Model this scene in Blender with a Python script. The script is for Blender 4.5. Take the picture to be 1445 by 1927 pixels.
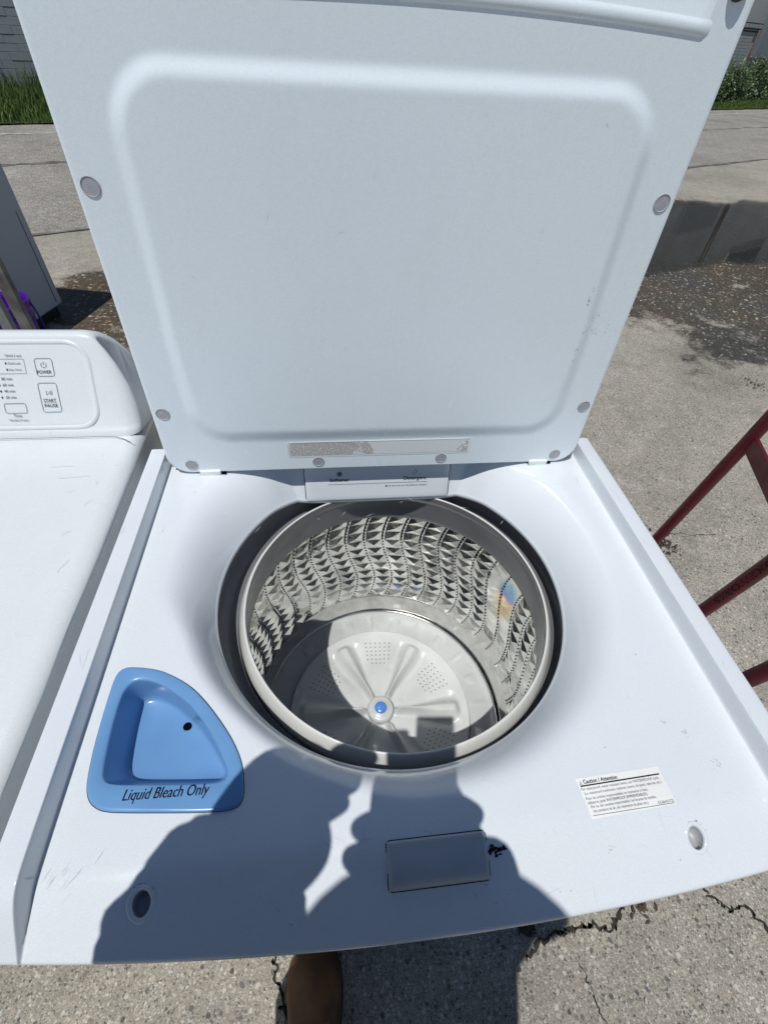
import bpy, bmesh, math, random
from math import sin, cos, pi, radians, sqrt, atan2, hypot, exp
from mathutils import Vector, Matrix, noise
random.seed(7)
for o in list(bpy.data.objects): bpy.data.objects.remove(o)
scn = bpy.context.scene
COL = scn.collection
GZ = -1.0                                   # ground level; z = 0 is the washer's side rail

# ------------------------------------------------------------------ camera
cam_d = bpy.data.cameras.new('camera'); cam = bpy.data.objects.new('camera', cam_d); COL.objects.link(cam)
cam_d.sensor_fit = 'VERTICAL'; cam_d.sensor_height = 36.0; cam_d.lens = 874.9/1927*36
cam_d.clip_start = 0.01; cam_d.clip_end = 400
CAMR = Matrix.Rotation(radians(-8.565),3,'Z') @ Matrix.Rotation(radians(44.068),3,'X') @ Matrix.Rotation(radians(3.786),3,'Z')
CAMP = Vector((-0.0738,-0.5638,0.4478))
cam.matrix_world = Matrix.Translation(CAMP) @ CAMR.to_4x4()
scn.camera = cam
# ------------------------------------------------------------------ sky, sun, exposure
SUN = Vector((-0.207,-0.321,0.924)).normalized()        # towards the sun
w = bpy.data.worlds.new('World'); scn.world = w; w.use_nodes = True
nt = w.node_tree; bg = nt.nodes['Background']
sky = nt.nodes.new('ShaderNodeTexSky'); sky.sky_type = 'NISHITA'; sky.sun_disc = False
sky.sun_elevation = math.asin(SUN.z); sky.sun_rotation = atan2(SUN.x, SUN.y)
sky.air_density = 1.0; sky.dust_density = 0.0; sky.ozone_density = 5.0
nt.links.new(sky.outputs[0], bg.inputs[0]); bg.inputs[1].default_value = 0.055
sl = bpy.data.lights.new('sun','SUN'); sl.energy = 3.1; sl.angle = radians(0.53); sl.color = (1.0,0.99,0.96)
so = bpy.data.objects.new('sun', sl); COL.objects.link(so)
so.rotation_euler = SUN.to_track_quat('Z','Y').to_euler(); so.location = (-2,-3,9)
vs = scn.view_settings
vs.view_transform = 'Standard'; vs.look = 'None'; vs.gamma = 1.0; vs.exposure = 0.08; vs.use_curve_mapping = False
scn.render.engine = 'CYCLES'
cy = scn.cycles
cy.use_denoising = True
try: cy.denoiser = 'OPENIMAGEDENOISE'
except Exception: pass
cy.max_bounces = 10; cy.glossy_bounces = 6; cy.diffuse_bounces = 5
cy.sample_clamp_indirect = 6.0; cy.blur_glossy = 0.6

# ------------------------------------------------------------------ helpers: materials
def s2l(c): return tuple(((x/255)/12.92 if x/255<=.04045 else ((x/255+.055)/1.055)**2.4) for x in c)
class NT:
    def __init__(s, name):
        s.m = bpy.data.materials.new(name); s.m.use_nodes = True; s.t = s.m.node_tree
        s.b = s.t.nodes['Principled BSDF']; s.n = s.t.nodes; s.l = s.t.links
    def new(s, typ, **kw):
        n = s.n.new(typ)
        for k,v in kw.items():
            if k in n.inputs: n.inputs[k].default_value = v
            else: setattr(n,k,v)
        return n
    def link(s,a,b): s.l.new(a,b)
    def coord(s, out='Object'): return s.new('ShaderNodeTexCoord').outputs[out]
    def noise(s, vec, scale, detail=3, rough=.5, dist=0):
        n = s.new('ShaderNodeTexNoise', Scale=scale, Detail=detail, Roughness=rough, Distortion=dist); s.link(vec,n.inputs['Vector']); return n.outputs['Fac']
    def voro(s, vec, scale, feature='F1'):
        n = s.n.new('ShaderNodeTexVoronoi'); n.feature = feature; n.inputs['Scale'].default_value = scale; s.link(vec,n.inputs['Vector']); return n
    def ramp(s, fac, stops, interp='LINEAR'):
        n = s.n.new('ShaderNodeValToRGB'); n.color_ramp.interpolation = interp
        e = n.color_ramp.elements
        while len(e) < len(stops): e.new(.5)
        for el,(p,c) in zip(e,stops):
            el.position = p; el.color = (c,c,c,1) if isinstance(c,(int,float)) else tuple(c)+(1,)
        s.link(fac,n.inputs[0]); return n.outputs[0]
    def mix(s, fac, a, b, mode='MIX'):
        n = s.n.new('ShaderNodeMix'); n.data_type='RGBA'; n.blend_type = mode
        for sock,v in ((n.inputs[0],fac),(n.inputs[6],a),(n.inputs[7],b)):
            if hasattr(v,'is_linked'): s.link(v,sock)
            elif isinstance(v,(int,float)): sock.default_value = v if sock.type=='VALUE' else (v,v,v,1)
            else: sock.default_value = tuple(v)+(1,)
        return n.outputs[2]
    def math(s, op, a, b=0.0):
        n = s.n.new('ShaderNodeMath'); n.operation = op
        for sock,v in ((n.inputs[0],a),(n.inputs[1],b)):
            if hasattr(v,'is_linked'): s.link(v,sock)
            else: sock.default_value = v
        return n.outputs[0]
    def bump(s, h, strength=.3, dist=.002):
        n = s.new('ShaderNodeBump', Strength=strength, Distance=dist); s.link(h,n.inputs['Height']); s.link(n.outputs[0],s.b.inputs['Normal']); return n
    def set(s, **kw):
        for k,v in kw.items():
            k = k.replace('_',' ')
            i = s.b.inputs[k]
            if hasattr(v,'is_linked'): s.link(v,i)
            elif isinstance(v,tuple) and len(v)==3: i.default_value = v+(1,)
            else: i.default_value = v
        return s
def plain(name, col, rough=.5, metal=0, var=.12, vscale=20, **kw):
    a = NT(name); c = a.coord()
    f = a.noise(c, vscale, 4)
    dark = tuple(x*(1-var) for x in col); lite = tuple(min(1,x*(1+var)) for x in col)
    a.set(Base_Color=a.mix(a.ramp(f,[(.3,0),(.7,1)]),dark,lite), Metallic=metal)
    a.set(Roughness=a.ramp(f,[(.3,max(0,rough-.05)),(.7,min(1,rough+.05))]))
    for k,v in kw.items(): a.set(**{k:v})
    return a.m

def white_mat(name, base=(.70,.735,.765), rough=.2, dirt=.5, spots=True, scr=True, peel=.02):
    a = NT(name); c = a.coord()
    # soiled film and small brownish specks, streaky hairline scratches
    n1 = a.noise(c, 9, 5, .6); film = a.ramp(n1,[(.45,0),(.8,1)])
    col = a.mix(a.math('MULTIPLY',film,.10*dirt), base, (.55,.53,.47))
    if spots:
        v = a.voro(c, 34); sz = a.noise(c, 13, 2)
        sp = a.math('LESS_THAN', v.outputs['Distance'], .028)
        sel = a.math('GREATER_THAN', sz, .60)
        col = a.mix(a.math('MULTIPLY',a.math('MULTIPLY',sp,sel),.65*dirt), col, (.30,.26,.20))
        n2 = a.noise(c, 60, 3, .7); n3 = a.noise(c, 5, 2)
        sm = a.math('MULTIPLY', a.ramp(n2,[(.62,0),(.72,1)]), a.ramp(n3,[(.60,0),(.72,1)]))
        col = a.mix(a.math('MULTIPLY',sm,.30*dirt), col, (.42,.37,.29))
    gr = a.ramp(a.noise(c,800,2,.6),[(.3,.955),(.7,1.045)])
    col = a.mix(1.0, col, gr, 'MULTIPLY')
    # dried drip and wipe marks: stretched soft noise
    mp = a.new('ShaderNodeMapping'); mp.inputs['Scale'].default_value=(26,26,4); mp.inputs['Rotation'].default_value=(.2,.5,.1); a.link(c,mp.inputs['Vector'])
    wp = a.ramp(a.noise(mp.outputs[0],1.0,4,.6),[(.52,0),(.72,1)])
    col = a.mix(a.math('MULTIPLY',wp,.07*dirt+.02), col, (.60,.60,.56))
    r = a.math('ADD', a.ramp(n1,[(.3,rough),(.75,rough+.10)]), a.math('MULTIPLY',wp,.10))
    a.set(Base_Color=col, Roughness=r); a.b.inputs['IOR'].default_value = 1.5
    if peel:
        h = a.noise(c, 260, 2)
        a.bump(h, peel, .001)
    return a.m

M = {}
M['deck'] = white_mat('white_deck_plastic', rough=.06, dirt=.7, peel=.008)
M['lid'] = white_mat('white_lid_enamel', base=(.83,.90,.935), rough=.20, dirt=.35, peel=.05)
M['cab'] = white_mat('white_cabinet_enamel', rough=.25, dirt=.6)
M['dryer'] = white_mat('white_dryer_enamel', base=(.73,.765,.77), rough=.2, dirt=.9)
M['panel'] = white_mat('white_console_panel', base=(.82,.84,.85), rough=.3, dirt=.2, spots=False)
M['plug'] = plain('grey_plug_plastic', (.40,.40,.42), .5, var=.08, vscale=300)
M['ring'] = plain('light_grey_ring_plastic', (.66,.66,.63), .25, var=.05, vscale=15)
M['innerring'] = plain('grey_balance_ring_plastic', (.17,.175,.18), .22, var=.07, vscale=12)
M['tubcover'] = plain('charcoal_tub_cover_plastic', (.15,.155,.165), .3, var=.1, vscale=12)
M['black'] = plain('black_gap', (.003,.003,.0035), .9, Specular_IOR_Level=.05)
M['ink'] = plain('dark_print', (.008,.008,.012), .7, Specular_IOR_Level=.1)
M['inkgrey'] = plain('grey_print', (.10,.10,.12), .7, Specular_IOR_Level=.1)
M['blue'] = plain('sky_blue_plastic', (.145,.305,.55), .22, var=.06, vscale=18)
M['bluecap'] = plain('blue_button_plastic', (.09,.25,.66), .2, var=.04)
M['puls'] = plain('pulsator_grey_plastic', (.575,.59,.58), .3, var=.08, vscale=14)
M['base'] = plain('grey_base_ring_plastic', (.46,.47,.465), .28, var=.08, vscale=14)
M['latch'] = plain('grey_latch_plastic', (.42,.45,.47), .4, var=.05, vscale=40)
M['sticker'] = plain('sticker_paper', (.82,.82,.79), .5, var=.05, vscale=25)
M['wire'] = plain('chrome_wire', (.75,.74,.70), .18, metal=1)
M['cup'] = plain('grey_socket_cup', (.40,.41,.42), .45)
M['rubber'] = plain('black_rubber', (.012,.012,.013), .5)

# ------------------------------------------------------------------ helpers: objects
def link(o, parent=None):
    COL.objects.link(o)
    if parent is not None: o.parent = parent
    return o
def mesh_obj(name, verts, faces, mat, parent=None, smooth=True, mats=None, fmat=None):
    me = bpy.data.meshes.new(name); me.from_pydata([tuple(v) for v in verts],[],faces); me.update()
    if mats:
        for m in mats: me.materials.append(m)
        if fmat: me.polygons.foreach_set('material_index', fmat)
    elif mat: me.materials.append(mat)
    if smooth: me.polygons.foreach_set('use_smooth',[True]*len(me.polygons))
    o = bpy.data.objects.new(name, me); return link(o,parent)
def bm_obj(name, bm, mat, parent=None, smooth=False):
    me = bpy.data.meshes.new(name); bm.to_mesh(me); bm.free()
    if mat: me.materials.append(mat)
    if smooth: me.polygons.foreach_set('use_smooth',[True]*len(me.polygons))
    o = bpy.data.objects.new(name, me); return link(o,parent)
def empty(name, loc, label, cat, group=None):
    o = bpy.data.objects.new(name, None); o.location = loc; o.empty_display_size = .1; link(o)
    return tag(o,label,cat,group)
def tag(o,label,cat,group=None):
    o['label'] = label; o['category'] = cat
    if group: o['group'] = group
    return o
def grid_faces(nr, nc, closed=False, off=0, flip=False):
    f = []
    for i in range(nr-1):
        for j in range(nc if closed else nc-1):
            k = (j+1)%nc
            q = (off+i*nc+j, off+i*nc+k, off+(i+1)*nc+k, off+(i+1)*nc+j)
            f.append(q[::-1] if flip else q)
    return f
def lathe(name, prof, n, mat, parent=None, center=(0,0), shear=None, smooth=True, flip=False):
    vs_ = []
    for (r,z) in prof:
        cx,cy_ = shear(z) if shear else center
        for k in range(n):
            a = 2*pi*k/n; vs_.append((cx+r*cos(a), cy_+r*sin(a), z))
    return mesh_obj(name, vs_, grid_faces(len(prof),n,True,flip=flip), mat, parent, smooth)
def bm_box(bm, cx,cy_,cz, sx,sy,sz, bevel=0, rot=None):
    r = bmesh.ops.create_cube(bm,size=1); vv = r['verts']
    for v in vv: v.co = Vector((v.co.x*sx, v.co.y*sy, v.co.z*sz))
    if bevel:
        es = list({e for v in vv for e in v.link_edges})
        rr = bmesh.ops.bevel(bm, geom=es, offset=bevel, segments=3, affect='EDGES', profile=.6)
        vv = list({v for f in rr['faces'] for v in f.verts} | {v for v in vv if v.is_valid})
    for v in vv:
        if rot is not None: v.co = rot @ v.co
        v.co += Vector((cx,cy_,cz))
    return vv
def box_obj(name, c, s, mat, parent=None, bevel=0, rot=None):
    bm = bmesh.new(); bm_box(bm,*c,*s,bevel=bevel,rot=rot); return bm_obj(name,bm,mat,parent,smooth=bool(bevel))
def tube_geo(pts, rads, n=12, caps=True, squash=None):
    """swept tube through pts with radii"""
    pts = [Vector(p) for p in pts]; V=[]; F=[]
    up = Vector((0,0,1))
    prev = None
    for i,p in enumerate(pts):
        t = (pts[min(i+1,len(pts)-1)]-pts[max(i-1,0)]).normalized()
        if prev is None:
            a = t.orthogonal().normalized()
        else:
            a = (prev - t*prev.dot(t)).normalized()
        prev = a; b = t.cross(a)
        r = rads[i] if hasattr(rads,'__len__') else rads
        for k in range(n):
            an = 2*pi*k/n
            V.append(p + a*(r*cos(an)) + b*(r*sin(an)))
    F = grid_faces(len(pts),n,True,flip=False)
    if caps:
        F.append(tuple(range(n))[::-1]); m=(len(pts)-1)*n; F.append(tuple(m+k for k in range(n)))
    return V,F
def tube_obj(name, pts, rads, mat, parent=None, n=12):
    V,F = tube_geo(pts,rads,n); return mesh_obj(name,V,F,mat,parent)
def frame(origin, ex, ey):
    ex = Vector(ex).normalized(); ey = Vector(ey).normalized(); ez = ex.cross(ey).normalized(); ey = ez.cross(ex)
    m = Matrix((ex,ey,ez)).transposed().to_4x4(); m.translation = Vector(origin); return m
def text_obj(name, s, size, mtx, mat, parent, width=None, shear=0, align='LEFT', bold=0, lift=.0004, height=None):
    cu = bpy.data.curves.new('t','FONT'); cu.body = s; cu.size = 1; cu.shear = shear; cu.align_x = align; cu.offset = bold
    cu.resolution_u = 3
    o = bpy.data.objects.new('t',cu); COL.objects.link(o)
    dg = bpy.context.evaluated_depsgraph_get(); me = bpy.data.meshes.new_from_object(o.evaluated_get(dg))
    bpy.data.objects.remove(o); bpy.data.curves.remove(cu)
    xs = [v.co.x for v in me.vertices]
    wd = max(xs)-min(xs); x0 = min(xs)
    sx = (width/wd) if width else size
    sy = size
    for v in me.vertices:
        x = (v.co.x-(x0 if align=='LEFT' else 0))*sx; y = v.co.y*sy
        v.co = mtx @ Vector((x,y,lift))
    me.materials.clear(); me.materials.append(mat); me.name = name
    ob = bpy.data.objects.new(name,me); return link(ob,parent)
def strips_obj(name, polylines, width, mtx, mat, parent, lift=.0004):
    """flat printed lines: each polyline swept to a ribbon in plane mtx"""
    V=[];F=[]
    for pl in polylines:
        n=len(pl)
        b=len(V)
        for i,(x,y) in enumerate(pl):
            p0 = Vector(pl[max(i-1,0)]); p1 = Vector(pl[min(i+1,n-1)]); d = (p1-p0)
            d = d.normalized() if d.length>0 else Vector((1,0)); nn = Vector((-d.y,d.x))*width/2
            V.append(mtx@Vector((x+nn.x,y+nn.y,lift))); V.append(mtx@Vector((x-nn.x,y-nn.y,lift)))
        for i in range(n-1): F.append((b+2*i,b+2*i+1,b+2*i+3,b+2*i+2))
    return mesh_obj(name,V,F,mat,parent,smooth=False)
def rrect(x0,y0,x1,y1,r,n=6):
    pts=[]
    for cx,cy_,a0 in ((x1-r,y1-r,0),(x0+r,y1-r,90),(x0+r,y0+r,180),(x1-r,y0+r,270)):
        for k in range(n+1):
            a=radians(a0+90*k/n); pts.append((cx+r*cos(a),cy_+r*sin(a)))
    pts.append(pts[0]); return pts
def smooth01(t): t=max(0.0,min(1.0,t)); return t*t*(3-2*t)
def nz(x,y,z=0,s=1.0): return noise.noise(Vector((x*s,y*s,z)))

# ================================================================== SETTING: ground, road, wall, verge, building
def ground_mat(name, tint=(.36,.325,.265), scale=1.0, wet=False, peb=.66, darker=1.0):
    a = NT(name); c = a.coord()
    wv_ = a.n.new('ShaderNodeVectorMath'); wv_.operation='ADD'
    dn = a.new('ShaderNodeTexNoise', Scale=60*scale, Detail=2); a.link(c,dn.inputs['Vector'])
    ds = a.n.new('ShaderNodeVectorMath'); ds.operation='SCALE'; a.link(dn.outputs['Color'],ds.inputs[0]); ds.inputs['Scale'].default_value=.006/scale
    a.link(c,wv_.inputs[0]); a.link(ds.outputs[0],wv_.inputs[1]); cw = wv_.outputs[0]
    fine = a.noise(cw, 330*scale, 3, .75)
    col = a.mix(1.0, tuple(t*darker for t in tint), a.ramp(fine,[(.25,.30),(.45,.85),(.6,1.15),(.8,1.9)]), 'MULTIPLY')
    hts=[fine]
    for (sc,thr,lim) in ((240,.15,.44),(140,.35,.42),(80,.62,.40)):
        v = a.voro(cw, sc*scale); rs = a.n.new('ShaderNodeSeparateColor'); a.link(v.outputs['Color'],rs.inputs[0])
        on = a.math('MULTIPLY', a.math('GREATER_THAN',rs.outputs[0],thr), a.ramp(v.outputs['Distance'],[(lim-.10,1),(lim+.06,0)]))
        pc = a.ramp(rs.outputs[1],[(0,(.075,.073,.072)),(.15,(.17,.16,.145)),(.40,(.36,.32,.25)),(.70,(.52,.465,.37)),(.9,(.62,.60,.55)),(1,(.42,.33,.25))])
        col = a.mix(a.math('MULTIPLY',on,peb*1.4), col, pc); hts.append(on)
    v1 = v; v2 = a.voro(c, 210*scale)
    big = a.ramp(a.noise(c,.8,6,.65),[(.28,.66),(.5,.98),(.66,1.12),(.75,1.4)])
    mid = a.ramp(a.noise(c,9,4,.6),[(.3,.85),(.7,1.12)])
    col = a.mix(1.0, col, big, 'MULTIPLY'); col = a.mix(1.0, col, mid, 'MULTIPLY')
    rough = .85
    if wet:
        # damp patch around the puddle: dark, with dry islands
        sep = a.n.new('ShaderNodeSeparateXYZ'); a.link(c, sep.inputs[0])
        wob = a.noise(c, 1.7, 5, .65); wob2 = a.noise(c, 6.0, 4, .7)
        def ell(cx,cy_,rx,ry):
            dx = a.math('DIVIDE', a.math('SUBTRACT',sep.outputs[0],cx), rx); dy = a.math('DIVIDE', a.math('SUBTRACT',sep.outputs[1],cy_), ry)
            return a.math('SQRT', a.math('ADD', a.math('MULTIPLY',dx,dx), a.math('MULTIPLY',dy,dy)))
        wv = a.math('ADD', a.math('MULTIPLY',a.math('SUBTRACT',wob,.5),.9), a.math('MULTIPLY',a.math('SUBTRACT',wob2,.5),.5))
        e1 = a.math('ADD', ell(3.9,4.35,2.6,2.62), wv)
        e2 = a.math('ADD', ell(-1.2,3.0,1.2,.82), a.math('MULTIPLY',wv,.6))
        m1 = a.ramp(e1,[(.86,1),(.98,0)]); m2 = a.ramp(e2,[(.88,1),(.97,0)])
        mk = a.math('MAXIMUM', m1, m2)
        isl = a.ramp(a.noise(c,3.4,4,.6),[(.62,0),(.68,1)])
        mk = a.math('MULTIPLY', mk, a.math('SUBTRACT',1.0,a.math('MULTIPLY',isl,.85)))
        spark = a.ramp(a.voro(c,62).outputs['Color'],[(.0,.16),(.72,.24),(.84,.55),(.93,1.5)])
        brn = a.mix(a.ramp(a.noise(c,1.3,3),[(.4,0),(.65,1)]), (.95,.97,.95), (1.15,.95,.72))
        col = a.mix(mk, col, a.mix(1.0, a.mix(1.0, col, spark, 'MULTIPLY'), brn, 'MULTIPLY'))
        a.set(Roughness=a.ramp(mk,[(0,.85),(1,.58)]))
    else: a.set(Roughness=rough)
    a.set(Base_Color=col)
    h = a.math('ADD', a.math('MULTIPLY',fine,.8), a.math('ADD', a.math('MULTIPLY',hts[2],.5), a.math('MULTIPLY',hts[3],.7)))
    a.bump(h, .5, .004)
    return a.m
M['ground'] = ground_mat('aggregate_lot', wet=True)
M['road'] = ground_mat('worn_asphalt_road', tint=(.255,.24,.215), scale=.5, peb=.6)
M['crack'] = plain('crack_dirt', (.035,.03,.022), .95)
M['debris'] = plain('dead_leaf_debris', (.07,.045,.03), .8)

U = Vector((0.8968,0.4424)); N2 = Vector((-0.4424,0.8968))     # along the road, across it
E0 = Vector((-5.56,10.435))                                    # a point on the far road edge
def rd(u,v,z): p = E0+U*u+N2*v; return (p.x,p.y,z)
S = 150
ground = mesh_obj('ground', [(-S,-S,GZ),(S,-S,GZ),(S,S,GZ),(-S,S,GZ)], [(0,1,2,3)], M['ground'], smooth=False); ground['kind']='structure'
# road: a slightly raised worn sheet between the lot and the grass verge
def ribbon(name, v0, v1, z, mat, u0=-90, u1=90, n=360, wob0=0., wob1=0., kind='structure', seed=0., parent=None):
    V=[];F=[]
    for i in range(n+1):
        u=u0+(u1-u0)*i/n
        V.append(rd(u,v0+wob0*nz(u,seed,0,1.3)+wob0*.5*nz(u,seed+5,0,5),z)); V.append(rd(u,v1+wob1*nz(u,seed+9,0,1.3)+wob1*.5*nz(u,seed+3,0,5),z))
    for i in range(n): F.append((2*i,2*i+2,2*i+3,2*i+1))
    o=mesh_obj(name,V,F,mat,parent,smooth=False)
    if kind: o['kind']=kind
    return o
ribbon('road', -6.6, 0.0, GZ+.004, M['road'], wob0=.12, wob1=.10, n=900)
M['line'] = plain('faded_road_line', (.36,.35,.32), .8, var=.45, vscale=9)
ribbon('road_edge_line', -1.02, -.82, GZ+.008, M['line'], wob0=.05, wob1=.05, seed=4., n=900)
M['tar'] = plain('tar_joint', (.17,.155,.135), .85, var=.55, vscale=4)
ribbon('road_joint', -6.63, -6.54, GZ+.008, M['tar'], wob0=.07, wob1=.07, seed=4., n=900)
ribbon('road_joint', -3.4, -3.36, GZ+.008, M['tar'], wob0=.25, wob1=.25, seed=14., n=900)
# grass verge
M['soil'] = plain('verge_soil', (.05,.055,.022), .95, var=.4, vscale=3)
ribbon('verge', 0.0, 5.6, GZ+.03, M['soil'], wob0=.1)
def leaf_mat(name, a_, b_, rough=.6):
    a = NT(name); g = a.new('ShaderNodeNewGeometry')
    c = a.mix(g.outputs['Random Per Island'], a_, b_)
    a.set(Base_Color=c, Roughness=rough); a.b.inputs['Subsurface Weight'].default_value = 0
    a.b.inputs['Transmission Weight'].default_value = 0
    return a.m
M['grass'] = leaf_mat('grass_blades', (.035,.075,.012), (.12,.19,.03))
M['leaf'] = leaf_mat('hedge_leaves', (.022,.045,.012), (.08,.125,.03), .45)
def grass(name, rects, label):
    V=[];F=[]
    rnd=random.Random(3)
    for (u0,u1,v0,v1,n,h0,h1) in rects:
        for i in range(n):
            u=rnd.uniform(u0,u1); v=v0+(v1-v0)*rnd.random()
            x,y,z=rd(u,v,GZ+.02)
            h=rnd.uniform(h0,h1)*(.75+.6*(nz(u,v,1.3,1.1)+.3))*(.35+.65*min(1,(v-v0+.05)/.8))
            h=max(.05,h)
            a=rnd.uniform(0,2*pi); wd=rnd.uniform(.006,.014); lean=rnd.uniform(.1,.55)*h; la=rnd.uniform(0,2*pi)
            b=len(V); dx,dy=wd*cos(a),wd*sin(a); lx,ly=lean*cos(la),lean*sin(la)
            V+= [(x-dx,y-dy,z),(x+dx,y+dy,z),(x+dx*.7+lx*.4,y+dy*.7+ly*.4,z+h*.6),(x-dx*.7+lx*.4,y-dy*.7+ly*.4,z+h*.6),(x+lx,y+ly,z+h)]
            F+= [(b,b+1,b+2,b+3),(b+3,b+2,b+4)]
    o=mesh_obj(name,V,F,M['grass'],smooth=False); o['kind']='stuff'; o['label']=label; o['category']='grass'
    return o
grass('verge_grass', [(-9,5,0.0,3.4,42000,.10,.42),(16,34,0.0,1.6,26000,.06,.16),(5,14,0,3.2,9000,.1,.3),(0,3.5,2.3,3.2,500,.5,.9),(-2.5,1.5,2.4,3.2,500,.5,.95)], 'rough green grass along the far edge of the road')

# painted block wall behind the verge (left)
M['block'] = plain('grey_painted_block', (.29,.315,.315), .8, var=.10, vscale=1.7)
M['mortar'] = plain('painted_mortar', (.24,.262,.262), .9)
bw = empty('block_wall', rd(-3,3.5,GZ), 'grey painted concrete block wall behind the grass on the left', 'wall')
bwm = Matrix((U.to_3d(),N2.to_3d(),Vector((0,0,1)))).transposed()
def in_road(u,v,z): return Vector(rd(u,v,GZ+z))-Vector(bw.location)
V=[];
bm=bmesh.new(); bm_box(bm,0,0,0,1,1,1)
for v in bm.verts:
    v.co = in_road(-14+ (v.co.x+.5)*25, 3.46+(v.co.y+.5)*.2, (v.co.z+.5)*5.2-.05)
bm_obj('wall_core',bm,M['mortar'],bw)
bm=bmesh.new(); bm_box(bm,0,0,0,.397,.06,.124,bevel=.004); me=bpy.data.meshes.new('block'); bm.to_mesh(me); bm.free(); me.materials.append(M['block'])
for r in range(16):
    for k in range(9):
        o=bpy.data.objects.new('block',me); link(o,bw)
        u=-1.7+k*.4+(.2 if r%2 else 0)
        o.location=in_road(u,3.455+random.uniform(-.004,.004),.065+r*.1302); o.rotation_euler=(0,0,atan2(U.y,U.x))
# pale building with siding (right), hedge in front of it
M['siding'] = plain('pale_grey_siding', (.36,.375,.37), .6, var=.14, vscale=.7)
M['bluegrey'] = plain('blue_grey_cladding', (.20,.225,.25), .6, var=.06, vscale=2)  # blue-grey cladding colour, darker than the siding
M['glass'] = plain('dark_window_glass', (.015,.02,.022), .08)
M['trim'] = plain('white_window_trim', (.62,.62,.60), .5)
M['rust'] = plain('rusty_pipe', (.11,.05,.035), .6, var=.3)
bd = empty('siding_building', rd(30,4.4,GZ), 'tall pale grey building with horizontal siding behind the hedge on the right', 'building')
bo = Vector(bd.location)
def rdbox(name,u0,u1,v0,v1,z0,z1,mat,parent,base):
    bm=bmesh.new(); bm_box(bm,0,0,0,1,1,1)
    for v in bm.verts: v.co = Vector(rd(u0+(v.co.x+.5)*(u1-u0), v0+(v.co.y+.5)*(v1-v0), GZ+z0+(v.co.z+.5)*(z1-z0)))-base
    bmesh.ops.recalc_face_normals(bm,faces=bm.faces)
    return bm_obj(name,bm,mat,parent)
rdbox('wall',12,75,4.45,16,0,11.5,M['siding'],bd,bo)
for r in range(13): rdbox('siding_board',28.4,30.35,4.41,4.455,.80+r*.105,.80+r*.105+.093,M['siding'],bd,bo)
rdbox('roof',11.6,75.4,4.0,16.4,11.5,11.8,M['bluegrey'],bd,bo)
rdbox('cladding_panel',30.75,34.4,4.2,4.46,1.37,6.0,M['bluegrey'],bd,bo)
for z0 in (2.17,2.25,2.42): rdbox('band_course',28.35,30.7,4.38,4.42,z0,z0+.025,M['ink'],bd,bo)
def bpipe(name,u,z0,z1,r,m='rust'): tube_obj(name,[Vector(rd(u,4.33,GZ+z0))-bo,Vector(rd(u,4.33,GZ+z1))-bo],r,M[m],bd)
bpipe('downpipe',30.5,.1,2.25,.035); bpipe('downpipe',35.4,.1,9.2,.11,'rubber')
for (u0,u1,z0,z1) in ((38.7,43.2,8.0,9.6),(46,49,4.0,5.8),(22,25,5.0,6.6)):
    wn=rdbox('window',u0,u1,4.36,4.46,z0,z1,M['trim'],bd,bo)
    rdbox('pane',u0+.08,u1-.08,4.335,4.365,z0+.08,z1-.08,M['glass'],wn,bo)
def hedge(name,u0,u1,v0,v1,h,n,label,seed):
    root=empty(name,rd((u0+u1)/2,(v0+v1)/2,GZ),label,'hedge','hedge plants before the siding building'); base=Vector(root.location)
    rnd=random.Random(seed); V=[];F=[]
    cl=[(rnd.uniform(u0,u1),rnd.uniform(v0,v1),rnd.uniform(.15,1)*h,rnd.uniform(.18,.42)) for _ in range(46)]
    for i in range(n):
        u,v,z,r=rnd.choice(cl)
        d=Vector((rnd.gauss(0,1),rnd.gauss(0,1),rnd.gauss(0,1))).normalized()*r*rnd.uniform(.5,1)
        p=Vector(rd(u,v,GZ+max(.05,z)))+d-base; p.z=max(.04,p.z)
        a=Vector((rnd.gauss(0,1),rnd.gauss(0,1),rnd.gauss(.3,1))).normalized(); b=a.orthogonal().normalized(); L=rnd.uniform(.05,.10); W_=L*.4
        k=len(V); V+=[p,p+a*L*.5+b*W_,p+a*L,p+a*L*.5-b*W_]; F.append((k,k+1,k+2,k+3))
    mesh_obj('crown',V,F,M['leaf'],root,smooth=False)
    V=[];F=[]
    for i in range(7):
        u=(u0+u1)/2; v=(v0+v1)/2
        p0=Vector(rd(u,v,GZ+.02))-base; p1=Vector(rd(u+rnd.uniform(-.45,.45)*(u1-u0),v+rnd.uniform(-.1,.2),GZ+h*.85))-base
        tv,tf=tube_geo([p0,(p0+p1)/2+Vector((rnd.uniform(-.06,.06),0,0)),p1],[.028,.018,.008],6); k=len(V); V+=tv; F+=[tuple(x+k for x in f) for f in tf]
    mesh_obj('trunk',V,F,plain('hedge_bark',(.06,.045,.03),.9),root)
hedge('hedge_shrub',23.2,25.3,1.6,2.9,1.05,5500,'dark leafy hedge nearest the open lid edge, before the siding',11)
hedge('hedge_shrub',25.4,27.3,1.6,2.9,1.10,5500,'leafy hedge in the middle of the row before the siding',12)
hedge('hedge_shrub',27.4,31.0,1.5,3.0,1.25,7500,'taller brighter hedge at the right photo edge before the building',13)

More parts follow.
